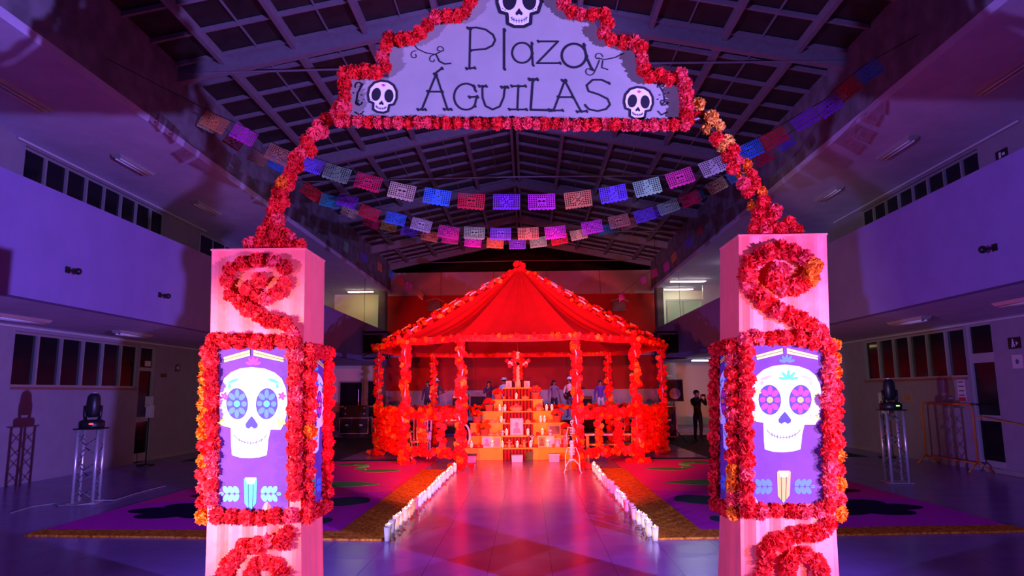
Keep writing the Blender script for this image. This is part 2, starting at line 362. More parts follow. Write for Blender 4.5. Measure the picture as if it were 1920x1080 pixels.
# ------------------------------------------------------------------ flat painting
def ell(cx, cy, rx, ry, a=0, n=20):
    c, s = math.cos(a), math.sin(a)
    return [(cx+rx*math.cos(2*PI*k/n)*c-ry*math.sin(2*PI*k/n)*s, cy+rx*math.cos(2*PI*k/n)*s+ry*math.sin(2*PI*k/n)*c) for k in range(n)]
def petals(cx, cy, r0, rx, ry, angs): return [ell(cx+r0*math.cos(a), cy+r0*math.sin(a), rx, ry, a, 12) for a in angs]
def strokes(pts, w):
    out = []
    for a, b in zip(pts, pts[1:]):
        d = Vector((b[0]-a[0], b[1]-a[1])); L = d.length
        if L < 1e-6: continue
        n = Vector((-d.y, d.x))/L*w/2
        out.append([(a[0]+n.x, a[1]+n.y), (b[0]+n.x, b[1]+n.y), (b[0]-n.x, b[1]-n.y), (a[0]-n.x, a[1]-n.y)])
    for p in pts[1:-1] if len(pts) > 2 else []: out.append(ell(p[0], p[1], w/2, w/2, 0, 8))
    return out
def arc(cx, cy, rx, ry, a0, a1, n=14): return [(cx+rx*math.cos(math.radians(a0+(a1-a0)*k/n)), cy+ry*math.sin(math.radians(a0+(a1-a0)*k/n))) for k in range(n+1)]
def paint(name, polys, mapf, layer, m, parent):
    b = MB()
    for i, P in enumerate(polys):
        vs = [mapf(p[0], p[1], layer+i*.004) for p in P]
        b.add(vs, [tuple(range(len(vs)))])
    return b.build(name, m, parent)
INK = mat('ink_black', (0.006, 0.006, 0.010), 0.7); NAVY = mat('paint_navy', (0.035, 0.018, 0.16), 0.7)
P_WHITE = mat('paint_white', (0.80, 0.80, 0.78), 0.75); P_PURPLE = mat('paint_purple_cloth', (0.125, 0.028, 0.19), 0.85, noise=.12, nscale=6, bump=.25, bscale=9)
P_BLUE = mat('paint_blue', (0.07, 0.16, 0.52), 0.75); P_TEAL = mat('paint_teal', (0.06, 0.50, 0.42), 0.75); P_PINK = mat('paint_pink', (0.75, 0.03, 0.25), 0.75)
P_YEL = mat('paint_yellow', (0.72, 0.55, 0.10), 0.75); P_ORG = mat('paint_orange', (0.85, 0.34, 0.05), 0.75); P_SALM = mat('paint_salmon', (0.85, 0.35, 0.22), 0.75); P_GRN = mat('paint_green', (0.05, 0.42, 0.18), 0.75)
def skull_banner(parent, mapf, eye, eyec, pencil, leaf, crown, brow, fore):
    bn = paint('banner', [[(30, 90), (420, 90), (420, 1020), (30, 1020)]], mapf, 1, P_PURPLE, parent)
    bn['label'] = 'purple cloth banner with a painted sugar skull'
    sk = [(34, 400), (40, 320), (62, 268), (100, 234), (150, 213), (215, 205), (290, 214), (345, 236), (385, 270), (408, 325), (415, 400), (412, 470), (400, 520), (380, 556), (322, 556), (310, 610), (304, 668), (300, 700), (260, 712), (205, 717), (150, 714), (105, 700), (100, 640), (98, 545), (60, 538), (42, 520), (35, 470)]
    paint('painted_skull', [sk], mapf, 2, P_WHITE, bn)
    paint('painted_book', [[(58, 150), (205, 108), (208, 140), (62, 178)], [(226, 108), (395, 153), (395, 176), (226, 140)]], mapf, 3, P_YEL, bn)
    paint('painted_book_lines', strokes([(60, 164), (206, 124)], 3)+strokes([(228, 124), (395, 165)], 3)+strokes([(205, 106), (208, 141)], 3), mapf, 4, INK, bn)
    paint('painted_crown', petals(225, 190, 24, 22, 9, [-PI*.08, -PI*.3, -PI*.5, -PI*.7, -PI*.92]), mapf, 3, crown, bn)
    paint('painted_forehead_leaf', petals(235, 292, 30, 27, 9, [-PI*.06, -PI*.28, -PI*.5, -PI*.72, -PI*.94]), mapf, 3, fore, bn)
    for s in (-1, 1):
        bx = 225+s*112
        paint('painted_brow', [ell(bx, 282, 33, 9, s*.35), ell(bx-s*(-22), 312, 9, 14)], mapf, 3, brow, bn)
        ex = 133 if s < 0 else 300
        e = paint('painted_eye', [ell(ex, 411, 61, 88, s*.06, 28)], mapf, 3, NAVY, bn)
        paint('painted_petal', [ell(ex+40*math.cos(a), 411+56*math.sin(a), 16+10*abs(math.sin(a)), 13+3*abs(math.cos(a)), a, 12) for a in [k*PI/4+.02 for k in range(8)]], mapf, 4, eye, bn)
        paint('painted_eye_centre', [ell(ex, 411, 18, 18)], mapf, 5, eyec, bn)
        cx = 62 if s < 0 else 385
        paint('painted_temple_flower', petals(cx, 368, 13, 11, 7, [k*2*PI/5 for k in range(5)]), mapf, 4, P_PINK if eye is P_BLUE else P_YEL, bn)
        cx = 62 if s < 0 else 368
        paint('painted_cheek_leaf', petals(cx, 530, 20, 24, 7, [-.2-PI/2-s*.0, -PI/2+s*.7, -PI/2+s*1.3]), mapf, 4, P_YEL, bn)
        x0, x1 = (36, 158) if s < 0 else (255, 378)
        lv = []
        for k in range(3):
            px = x0+(x1-x0)*(.28+.24*k) if s < 0 else x1-(x1-x0)*(.28+.24*k)
            lv += [ell(px, 918-22, 15, 25, -s*.5*-1, 12), ell(px, 918+22, 15, 25, s*.5*-1, 12)]
        lv.append(ell(x0+10 if s < 0 else x1-10, 918, 14, 10))
        paint('painted_leaves', lv, mapf, 2, leaf, bn)
        paint('painted_leaf_vein', strokes([(x0, 918), (x1, 918)], 3), mapf, 3.5, NAVY, bn)
    paint('painted_nose', [[(215, 480), (232, 500), (250, 528), (246, 545), (230, 552), (214, 540), (198, 552), (183, 544), (180, 526), (196, 502)]], mapf, 3, NAVY, bn)
    sm = arc(208, 560, 98, 72, 20, 160, 14)
    st = strokes(sm, 3.5)
    for k in range(3, 12): st += strokes([(sm[k][0], sm[k][1]-13), (sm[k][0], sm[k][1]+11)], 2.5)
    paint('painted_smile', st, mapf, 3, NAVY, bn)
    paint('painted_pencil', [[(172, 832), (247, 832), (241, 968), (208, 1014), (176, 972)]], mapf, 3, pencil, bn)
    paint('painted_pencil_tip', [[(178, 826), (242, 826), (228, 862), (192, 862)]], mapf, 4, P_WHITE, bn)
    paint('painted_pencil_lines', strokes([(196, 862), (198, 1000)], 3)+strokes([(224, 862), (220, 1000)], 3), mapf, 4, INK, bn)
    return bn
# ------------------------------------------------------------------ entrance columns
YC = 5.0; CDEP = 0.5
M_PINK = mat('pink_satin', (0.86, 0.09, 0.06), 0.5, noise=.07, nscale=5, bump=.2, bscale=8, sheen=.3)
def column(lab, tl, tr, bl, br, zb):
    z1 = at(*tl, YC).z
    xs = [at(*tl, YC).x, at(*tr, YC).x, at(*bl, YC).x, at(*br, YC).x]
    zl = at(*bl, YC).z
    def edge(z, k):
        t = (z1-z)/(z1-zl); return xs[k]+(xs[k+2]-xs[k])*t
    root = thing('decorated_column', lab, 'column', ((edge(0, 0)+edge(0, 1))/2, YC+CDEP/2, 0))
    b = MB(); rnd = random.Random(len(lab)); NP = 26; rows = 26; ph = [rnd.uniform(0, 6) for _ in range(8)]
    def rim(t, z, q):
        x0, x1 = edge(z, 0), edge(z, 1)
        f = (abs(math.sin(q*2.3+ph[0]))**3*.006 + math.sin(q*5.1+ph[1]+z*.6)*.0025)*(1.0 if z > 1.95 or z < .95 else .3)
        return x0, x1, f
    for r in range(rows+1):
        z = z1*(1-r/rows); z = max(z, 0.0)
        ring = []
        for sd in range(4):
            for k in range(NP):
                t = k/NP; x0, x1 = edge(z, 0), edge(z, 1)
                f = (max(0, math.sin((t*9+sd*2.1)+ph[sd]))**2*.010+math.sin(t*23+ph[sd+4]+z*.8)*.004)*(min(1, min(t, 1-t)*8))
                if z < .95: f *= 1.8
                fl = max(0, .9-z)*.03
                if sd == 0: p = (x0+(x1-x0)*t, YC-f-fl, z)
                elif sd == 1: p = (x1+f+fl, YC+CDEP*t, z)
                elif sd == 2: p = (x1+(x0-x1)*t, YC+CDEP+f, z)
                else: p = (x0-f-fl, YC+CDEP*(1-t), z)
                ring.append(p)
        b.v += [Vector(p) for p in ring]
    N = NP*4
    for r in range(rows):
        for k in range(N): b.f.append((r*N+k, (r+1)*N+k, (r+1)*N+(k+1) % N, r*N+(k+1) % N))
    b.f.append(tuple(range(N)))
    b.build('cloth_cover', M_PINK, root)
    MB().bx(edge(z1, 0)-.005, edge(z1, 1)+.005, YC-.008, YC+CDEP+.005, z1, z1+.012).build('top_board', M_PINK, root)
    return root, edge, z1
DY = 0.03
FS = 0.125
colL, eL, zL = column('pink cloth column with blue-eyed skull banner, left side of the archway', (397, 470), (572, 470), (388, 1000), (563, 1000), .7)
def mapL(x, y, l): return at(400+x/3, 620+y/3, YC-.014-l*.0014)
skull_banner(colL, mapL, P_BLUE, P_TEAL, P_TEAL, mat('paint_sky', (.12, .38, .66), .75), P_PINK, P_TEAL, P_SALM)
def mapSide(edge, k, sgn, y0, y1):
    def f(x, y, l):
        t = (x-36)/(412-36); zt, zb = 1.99, 0.90
        z = zt+(zb-zt)*(y-98)/(1012-98)
        return Vector((edge(z, k)+sgn*(.016+l*.0014), y0+(y1-y0)*t, z))
    return f
skull_banner(colL, mapSide(eL, 1, 1, YC+.03, YC+.47), P_PINK, P_YEL, P_GRN, P_BLUE, P_TEAL, P_TEAL, P_BLUE)
colR, eR, zR = column('pink cloth column with pink-eyed skull banner, right side of the archway', (1385, 443), (1550, 443), (1388, 1000), (1567, 1000), .7)
def mapR(x, y, l): return at(1340+(395+(x-215)*1.03)/3, 620+(90+(y-100)*.962)/3, YC-.014-l*.0014)
skull_banner(colR, mapR, P_PINK, P_ORG, P_ORG, P_BLUE, P_BLUE, P_SALM, P_TEAL)
skull_banner(colR, mapSide(eR, 0, -1, YC+.03, YC+.47), P_PINK, P_ORG, P_ORG, P_BLUE, P_TEAL, P_TEAL, P_BLUE)
def garland(root, pts, off, sc, step=None, size=FS, cols=None, Y=YC-DY, jit=.006):
    """pts in crop pixels of the photograph: off + pt/sc"""
    px = [(off[0]+p[0]/sc, off[1]+p[1]/sc) for p in pts]
    if step: px = resample(px, step)
    for i, p in enumerate(px):
        q = at(p[0], p[1], Y+RF.uniform(-.02, .008)); q += Vector((RF.uniform(-jit, jit), 0, RF.uniform(-jit, jit)))
        c = cols(i) if cols else pick()
        flower(root, q, size, c)
# left column
garland(colL, [(395, 520), (310, 590), (390, 650), (455, 660), (530, 620), (595, 555), (595, 430), (510, 375), (380, 360), (270, 390), (175, 435), (150, 530), (175, 630), (250, 690), (310, 750), (390, 790), (460, 825), (530, 850), (600, 860), (660, 930)], (390, 400), 4.152, size=.130)
garland(colL, [(0, 50), (70, 58), (150, 62), (235, 60), (310, 62), (385, 55), (450, 60)], (400, 620), 3)
garland(colL, [(-8, 90+k*78) for k in range(12)], (400, 620), 3, cols=lambda i: pick((.5, .1, .4)))
garland(colL, [(452+(k % 2)*6, 130+k*78) for k in range(11)], (400, 620), 3)
garland(colL, [(25, 1040), (105, 1045), (185, 1050), (270, 1048), (350, 1045), (430, 1040)], (400, 620), 3)
garland(colL, [(820, 600), (780, 700), (640, 690), (500, 745), (335, 750), (240, 860), (160, 960), (110, 1060), (60, 1160), (480, 950), (590, 920), (700, 960), (770, 1060), (430, 1060), (420, 1180)], (400, 900), 6, size=.130)
# corner and inner side of the left column
def side_garland(root, edge, k, sgn, cols=None, zs=(2.02, .84), far=True):
    n = 13
    for i in range(n):
        z = zs[0]+(zs[1]-zs[0])*i/(n-1)
        flower(root, (edge(z, k)+sgn*.04, YC+.03, z), FS, cols(i) if cols else pick())
        if far: flower(root, (edge(z, k)+sgn*.045, YC+.47, z), FS, pick((.5, .5, 0)))
    if far:
        for y in (.14, .25, .36):
            for z in zs: flower(root, (edge(z, k)+sgn*.045, YC+y, z), FS, pick((.5, .5, 0)))
side_garland(colL, eL, 1, 1, cols=lambda i: 'orange' if i == 6 else pick())
side_garland(colR, eR, 0, -1, cols=lambda i: 'orange' if i in (9, 10, 12) else pick())
side_garland(colL, eL, 0, -1, cols=lambda i: 'orange' if i in (1, 2, 3, 4, 5, 6, 8, 12) else pick(), far=False)
side_garland(colR, eR, 1, 1, cols=lambda i: 'orange' if i in (0, 1, 2, 8, 10, 12) else pick(), far=False)
# right column
garland(colR, [(470, 495), (425, 560), (490, 620), (570, 612), (640, 590), (690, 545), (715, 465), (650, 405), (570, 362), (480, 340), (390, 360), (320, 390), (260, 440), (228, 520), (245, 600), (300, 650), (360, 705), (410, 740), (460, 785), (540, 810), (620, 850), (690, 890), (750, 930)], (1340, 380), 3.858, size=.15, cols=lambda i: 'orange' if i in (6, 5) else pick())
garland(colR, [(175, 50), (240, 45), (325, 45), (395, 45), (480, 48), (550, 60), (620, 55)], (1340, 620), 3)
garland(colR, [(182, 120+k*76) for k in range(12)], (1340, 620), 3)
garland(colR, [(642+(k % 2)*12, 100+k*74) for k in range(13)], (1340, 620), 3, cols=lambda i: pick((.45, .05, .5)))
garland(colR, [(190, 1010), (265, 1015), (345, 1012), (435, 1012), (515, 1020), (590, 1012)], (1340, 620), 3)
garland(colR, [(1360, 480), (1280, 560), (1190, 590), (1090, 610), (980, 615), (870, 660), (780, 700), (690, 730), (640, 810), (620, 910), (600, 1010), (590, 1110), (950, 850), (1080, 840), (1200, 920), (900, 950), (1250, 1010), (870, 1060), (1240, 1110)], (1330, 900), 6, size=.130)
# ------------------------------------------------------------------ archway sign
YS = 5.12
sign = thing('arch_sign', 'white stepped sign reading Plaza Águilas framed with red paper flowers', 'sign', (0.0, YS, at(965, 235, YS).z))
def sp(x, y, l=0): return at(600+x/2.526, y/2.526, YS-.0-l*.0016)
outline = [(120, 565), (125, 372), (325, 366), (333, 195), (470, 195), (540, 102), (700, 96), (735, -20), (800, -150), (1090, -150), (1125, 0), (1210, 95), (1300, 106), (1330, 165), (1400, 212), (1485, 232), (1510, 340), (1580, 397), (1690, 405), (1720, 565)]
M_SIGN = mat('sign_board', (0.31, 0.31, 0.23), 0.7, noise=.06, nscale=4, bump=.12, bscale=14)
MB().prism([sp(*p) for p in outline], (0, .05, 0)).build('board', M_SIGN, sign)
W9 = 9
def letter(segs, w=W9, serif=()):
    pl = []
    for s in segs: pl += strokes(s, w)
    for s in segs:
        for e in (s[0], s[-1]): pl += [ell(e[0], e[1]-3, w*.62, w*.62, 0, 8), ell(e[0]+4, e[1]+3, w*.6, w*.6, 0, 8)]
    return paint('letter', pl, sp, 2, INK, sign)
letter([[(712, 135), (708, 322)], [(698, 133), (740, 130), (785, 140), (820, 165), (830, 190), (818, 215), (785, 232), (712, 238)], [(692, 325), (732, 322)]])
letter([[(872, 142), (872, 326)]], 11)
letter([arc(957, 250, 47, 48, 0, 360, 24), [(1003, 205), (1008, 308)]])
letter([[(1032, 196), (1128, 196), (1028, 299), (1136, 299)]])
letter([arc(1203, 263, 58, 56, 0, 360, 24), [(1250, 212), (1262, 270), (1288, 328)]], 11)
letter([[(550, 352), (482, 518)], [(550, 352), (604, 518)], [(508, 434), (578, 434)], [(540, 352), (577, 324)], [(462, 519), (498, 519)], [(586, 518), (620, 518)]])
letter([arc(692, 458, 57, 62, -48, -315, 22)[:], [(733, 502), (742, 460)], [(706, 460), (745, 458)], [(736, 430), (728, 408)]])
letter([[(769, 410), (770, 462), (784, 502), (818, 519), (852, 504), (870, 462), (876, 413)], [(752, 408), (786, 408)], [(858, 413), (888, 413)]])
letter([[(940, 408), (935, 518)], [(906, 408), (972, 408)], [(895, 518), (977, 519)]])
letter([[(1008, 378), (998, 520), (1083, 522)], [(990, 376), (1028, 376)]], 11)
letter([[(1160, 382), (1107, 522)], [(1160, 382), (1236, 527)], [(1126, 460), (1194, 460)], [(1094, 523), (1148, 523)], [(1216, 529), (1262, 527)], [(1145, 381), (1164, 381)]])
letter([[(1368, 394), (1335, 378), (1292, 378), (1263, 404), (1272, 432), (1320, 447), (1362, 468), (1374, 495), (1355, 517), (1315, 526), (1275, 518), (1256, 500)]])
def spiral(cx, cy, r, a0, turns, sgn=1, n=18): return [(cx+r*(1-.8*k/n)*math.cos(a0+sgn*turns*2*PI*k/n), cy+r*(1-.8*k/n)*math.sin(a0+sgn*turns*2*PI*k/n)) for k in range(n+1)]
vine = strokes([(440, 205), (462, 232), (500, 250), (545, 258), (580, 240)], 5)+strokes(spiral(566, 235, 20, .4, -.9), 4)+strokes(spiral(448, 262, 22, -1.2, -1.0), 4)+strokes([(550, 258), (565, 290), (590, 303), (622, 300)], 7)+strokes(spiral(536, 282, 22, -1.4, -.8), 4)
vine += strokes([(1440, 250), (1400, 272), (1350, 282), (1315, 275)], 5)+strokes(spiral(1318, 270, 22, 0, -.9), 4)+strokes([(1325, 283), (1310, 320), (1298, 345)], 5)+strokes(spiral(1275, 335, 26, .2, .9), 4)+strokes([(1340, 285), (1335, 320), (1365, 330)], 5)
for (x0, s) in ((180, 1), (1628, -1)):
    vine += strokes(spiral(x0+8*s, 405, 22, 2.6, .8), 5)+strokes([(x0+25*s, 395), (x0, 440), (x0-6*s, 480), (x0+10*s, 500)], 6)+strokes(spiral(x0+2*s, 482, 20, 0, .9), 5)+strokes([(x0-15*s, 530), (x0+10*s, 545), (x0+28*s, 525)], 5)
    for (dx, dy) in ((-20, 440), (18, 450), (28, 470)): vine += [ell(x0+dx*s, dy, 3.5, 3.5, 0, 8)]
paint('painted_vines', vine, sp, 2, INK, sign)
def sign_skull(cx, cy, k, rot, half=False):
    c, s = math.cos(rot), math.sin(rot)
    def T(P): return [(cx+k*(x*c-y*s), cy+k*(x*s+y*c)) for (x, y) in P]
    ol = [(-70, -5), (-66, -40), (-45, -68), (-15, -80), (20, -80), (48, -66), (66, -38), (70, -5), (60, 26), (38, 32), (36, 62), (15, 72), (-15, 72), (-36, 62), (-38, 32), (-60, 26)]
    paint('painted_skull', [T(ol)], sp, 2, P_WHITE, sign)
    ps = strokes(T(ol+ol[:1]), 9*k+2)+[T(ell(-30, -12, 22, 32, .1)), T(ell(32, -12, 22, 32, -.1)), T([(0, 14), (12, 30), (8, 37), (0, 32), (-8, 37), (-12, 30)])]
    sm = arc(0, 36, 28, 18, 20, 160, 8); ps += strokes(T(sm), 2.5)
    for p in sm[1:8]: ps += strokes(T([(p[0], p[1]-7), (p[0], p[1]+7)]), 2)
    for sx in (-1, 1):
        for q in range(3): ps += [T(ell(sx*(60-q*8), 10+q*5, 2, 2, 0, 6))]
    paint('painted_skull_lines', ps, sp, 3, INK, sign)
    paint('painted_skull_mark', [T(P) for P in petals(0, -52, 8, 7, 2.5, [-PI/2, -PI*.3, -PI*.7])], sp, 4, P_PINK, sign)
sign_skull(294, 462, .98, .12); sign_skull(1508, 492, .98, .08); sign_skull(943, 18, 1.50, 0)
YG = YS-.06
CR = (600, 0); CS = 2.526
top_left = [(105, 560), (115, 500), (115, 440), (115, 385), (115, 342), (170, 345), (225, 340), (280, 345), (312, 320), (300, 270), (310, 220), (312, 180), (370, 180), (405, 190), (460, 170), (500, 135), (540, 80), (590, 75), (650, 75), (690, 60), (690, 20), (722, 0), (745, -60), (800, -130)]
garland(sign, top_left, CR, CS, step=21, Y=YG)
top_right = [(1090, -130), (1130, -40), (1150, 10), (1175, 45), (1215, 75), (1270, 70), (1345, 65), (1360, 105), (1335, 150), (1385, 195), (1450, 200), (1515, 205), (1525, 260), (1530, 320), (1555, 370), (1600, 345), (1640, 375), (1720, 355), (1725, 400), (1730, 450), (1735, 500), (1730, 550), (1738, 590)]
garland(sign, top_right, CR, CS, step=21, Y=YG, cols=lambda i: pick((.45, .05, .5)))
garland(sign, [(90, 575), (400, 580), (900, 585), (1300, 590), (1730, 592)], CR, CS, step=18.5, size=.105, Y=YG, cols=lambda i: pick((.4, .1, .5)))
garland(sign, [(120, 575), (500, 585), (1200, 592), (1700, 595)], CR, CS, step=41, size=.095, Y=YG+.06)
# arms of the arch
armL = [(930, 60), (900, 110), (840, 140), (790, 190), (750, 250), (720, 300), (690, 340), (645, 390), (650, 450), (590, 490), (585, 540), (560, 595), (548, 645), (540, 700), (525, 750)]
garland(sign, armL, (340, 180), 3.0968, step=19, Y=YG+.1, size=.125, cols=lambda i: 'orange' if i in (10,) else pick())
garland(sign, [(p[0]+(28 if i % 2 else -22), p[1]+18) for i, p in enumerate(armL)], (340, 180), 3.0968, Y=YG+.13, size=.12)
armR = [(930, 340, 'red'), (985, 255, 'yellow'), (990, 310, 'red'), (1050, 318, 'yellow'), (1035, 372, 'yellow'), (1082, 365, 'yellow'), (1080, 428, 'red'), (1130, 445, 'yellow'), (1110, 462, 'yellow'), (1160, 490, 'red'), (1135, 520, 'crimson'), (1180, 540, 'pinkred'), (1160, 575, 'red'), (1222, 555, 'orange'), (1205, 610, 'orange'), (1250, 610, 'red'), (1215, 650, 'pinkred'), (1265, 655, 'red'), (1295, 695, 'orange'), (1235, 695, 'red'), (1265, 760, 'orange'), (1310, 740, 'red'), (1285, 800, 'red'), (1340, 800, 'red'), (1370, 785, 'pinkred')]
for (x, y, c) in armR: flower(sign, at(940+x/2.667, 100+y/2.667, YG+.1+RF.uniform(-.03, .05)), .12, c)
MB().tube([at(340+p[0]/3.0968, 180+p[1]/3.0968, YS+.05) for p in armL], .02, 8).build('arch_tube', M_BLACK, sign)
MB().tube([at(940+p[0]/2.667, 100+p[1]/2.667, YS+.05) for p in ((940, 340), (1000, 320), (1045, 360), (1100, 440), (1150, 500), (1190, 570), (1235, 650), (1265, 720), (1310, 790), (1340, 860))], .02, 8).build('arch_tube', M_BLACK, sign)
garland(colL, [(330, 235), (400, 215), (470, 240), (540, 250), (440, 150), (520, 160), (600, 170), (490, 80), (545, 60), (580, 235), (640, 190), (640, 240), (720, 262), (400, 265), (540, 120)], (390, 400), 4.152, Y=YC+.16, size=.125)
garland(colR, [(290, 190), (350, 205), (400, 190), (460, 190), (540, 150), (550, 200), (380, 110), (330, 80), (430, 80), (350, 150), (310, 140), (490, 205), (580, 195)], (1340, 380), 3.858, Y=YC+.16, size=.125)
# ------------------------------------------------------------------ cut-paper flag strings
def flag_mesh(var):
    nx, ny = 25, 17; b = MB(); ids = {}
    def cum(n, k):
        w = [.62 if q % 2 else .38 for q in range(n)]; return sum(w[:k])/sum(w)
    def vid(i, j):
        if (i, j) not in ids:
            ids[(i, j)] = len(b.v); b.v.append(Vector((cum(nx, i)-.5, 0, -cum(ny, j)*.62)))
        return ids[(i, j)]
    for i in range(nx):
        for j in range(ny):
            u = (i+.5)/nx*2-1; v = (j+.5)/ny*2-1; hole = False
            edge = i in (0, nx-1) or j in (0, ny-2)
            r = math.hypot(u*1.35, v)
            if not edge:
                if var == 0: motif = r < .55
                elif var == 1: motif = abs(u) < .22+.12*math.sin(v*4) or r < .35
                else: motif = .30 < r < .62 or r < .14
                if not motif: hole = (i % 2 == 1 and j % 2 == 1)
                elif var == 0: hole = (math.hypot(u*1.35-.22, v+.1) < .14) or (math.hypot(u*1.35+.22, v+.1) < .14) or (abs(v-.3) < .07 and abs(u) < .2 and i % 2 == 0)
                elif var == 1: hole = (i*7+j*5) % 9 == 0
                else: hole = (i+j) % 5 == 0
            if j == ny-1: hole = (i % 4 in (0, 3)) if var != 2 else (i % 3 == 2)
            if var == 2 and j == ny-2: edge = True
            if not hole: b.f.append((vid(i, j), vid(i+1, j), vid(i+1, j+1), vid(i, j+1)))
    for v in b.v: v.y = .03*math.sin(v.x*5+var)*(-v.z)
    return b
FLAGC = {'green': (.30, .62, .33), 'crimson': (.62, .02, .08), 'tan': (.62, .50, .30), 'blue': (.06, .26, .85), 'red': (.78, .03, .05), 'purple': (.33, .06, .72), 'magenta': (.85, .06, .62), 'orange': (.88, .30, .10), 'violet': (.20, .10, .75), 'pink': (.80, .05, .30), 'white': (.62, .62, .55), 'brown': (.55, .25, .14), 'teal': (.04, .35, .42), 'cream': (.72, .65, .35), 'yellow': (.70, .66, .10)}
FLM = {}
for k, c in FLAGC.items():
    m = mat('tissue_'+k, c, .8, trans=.35, spec=.2)
    FLM[k] = [flag_mesh(v).mesh('paper_flag', m) for v in range(3)]
def flag_string(lab, Y, w, flags, ends, tops=True, dy=None):
    """flags: (px, py centre, colour); ends: two pixel points where the cord runs to the fascia"""
    pts = [at(f[0], f[1]-.29*w*F/ (dy(f[0]) if dy else Y), dy(f[0]) if dy else Y) for f in flags]
    pts[0].x += 0
    e0 = at(ends[0][0], ends[0][1], dy(ends[0][0]) if dy else Y); e1 = at(ends[1][0], ends[1][1], dy(ends[1][0]) if dy else Y)
    root = thing('flag_string', lab, 'bunting', e0)
    MB().tube([e0]+pts+[e1], .006, 5).build('cord', M_BLACK, root)
    P = [e0]+pts+[e1]
    for i, f in enumerate(flags):
        a, b = P[i], P[i+2]; d = b-a
        ry = -math.atan2(d.z, math.hypot(d.x, d.y))
        rz_ = math.atan2(d.y, d.x)
        o = inst('paper_flag', RF.choice(FLM[f[2]]), pts[i], root, (RF.uniform(-.1, .1), ry, rz_+RF.uniform(-.08, .08)), (w, w, w))
        o['label'] = f[2]+' cut-paper flag'
flag_string('front string of cut-paper flags sagging below the sign', 10.5, .425,
    [(410, 232, 'orange'), (465, 255, 'magenta'), (530, 293, 'brown'), (588, 310, 'violet'), (637, 327, 'green'), (695, 343, 'crimson'), (757, 360, 'tan'), (822, 370, 'blue'), (885, 378, 'red'), (950, 379, 'purple'), (1015, 379, 'magenta'), (1082, 374, 'orange'), (1147, 364, 'violet'), (1210, 352, 'green'), (1270, 335, 'pink'), (1331, 314, 'white'), (1400, 283, 'blue'), (1443, 262, 'red'), (1500, 228, 'purple'), (1545, 203, 'purple'), (1577, 172, 'red'), (1620, 137, 'blue')], ((200, 110), (1730, 60)))
flag_string('middle string of cut-paper flags hanging behind the front string', 13.7, .425,
    [(395, 235, 'cream'), (445, 268, 'crimson'), (490, 298, 'brown'), (527, 310, 'blue'), (590, 362, 'red'), (622, 378, 'teal'), (655, 378, 'purple'), (697, 400, 'red'), (745, 410, 'blue'), (793, 422, 'white'), (843, 436, 'pink'), (890, 437, 'green'), (939, 439, 'violet'), (990, 438, 'brown'), (1040, 436, 'magenta'), (1108, 426, 'magenta'), (1158, 415, 'brown'), (1205, 404, 'violet'), (1249, 389, 'green'), (1290, 374, 'crimson'), (1338, 350, 'tan'), (1375, 328, 'blue'), (1425, 298, 'crimson'), (1465, 270, 'violet')], ((310, 190), (1560, 200)))
flag_string('rear string of small cut-paper flags, lowest of the hanging strings', 17.0, .425,
    [(600, 372, 'red'), (660, 398, 'cream'), (700, 418, 'crimson'), (732, 424, 'yellow'), (770, 434, 'violet'), (808, 443, 'orange'), (846, 448, 'pink'), (888, 454, 'magenta'), (929, 456, 'orange'), (970, 458, 'violet'), (1008, 454, 'green'), (1047, 449, 'red'), (1083, 440, 'cream'), (1134, 430, 'teal'), (1175, 420, 'brown'), (1230, 400, 'violet'), (1302, 370, 'teal')], ((500, 300), (1420, 290)))
flag_string('string of cut-paper flags running along the left fascia towards the stage', 24, .5,
    [(650, 462, 'green'), (682, 482, 'violet'), (712, 500, 'orange'), (735, 515, 'blue'), (752, 526, 'red'), (768, 538, 'magenta'), (790, 553, 'orange')], ((600, 420), (830, 585)), dy=lambda p: 19+(p-600)*.05)
flag_string('string of cut-paper flags running along the right fascia towards the stage', 24, .5,
    [(1312, 432, 'red'), (1290, 455, 'violet'), (1262, 482, 'orange'), (1248, 500, 'magenta'), (1225, 512, 'pink'), (1205, 525, 'magenta'), (1185, 542, 'brown'), (1165, 556, 'crimson')], ((1345, 400), (1130, 585)), dy=lambda p: 19+(1345-p)*.05)
# ------------------------------------------------------------------ sawdust rugs
def sawdust(name, c1, c2, sc=60):
    m = mat(name, c1, .95, noise=.5, nscale=sc, col2=c2, bump=.8, bscale=70, spec=.1); return m
M_ORANGE_SAW = sawdust('sawdust_marigold', (.98, .46, .03), (.42, .10, .008), 26)
M_PINK_SAW = sawdust('sawdust_pink', (.95, .06, .40), (.86, .045, .32)); M_GREEN_SAW = sawdust('sawdust_green', (.13, .85, .10), (.10, .7, .08))
M_NAVY_SAW = sawdust('sawdust_navy', (.010, .008, .05), (.008, .006, .035)); M_RED_SAW = sawdust('sawdust_red', (.68, .04, .01), (.5, .02, .01)); M_TEAL_SAW = sawdust('sawdust_teal', (.02, .12, .13), (.015, .09, .1)); M_BROWN_SAW = sawdust('sawdust_brown', (.20, .03, .02), (.14, .02, .015))
M_MAG_SAW = sawdust('sawdust_magenta', (.80, .035, .66), (.70, .025, .55))
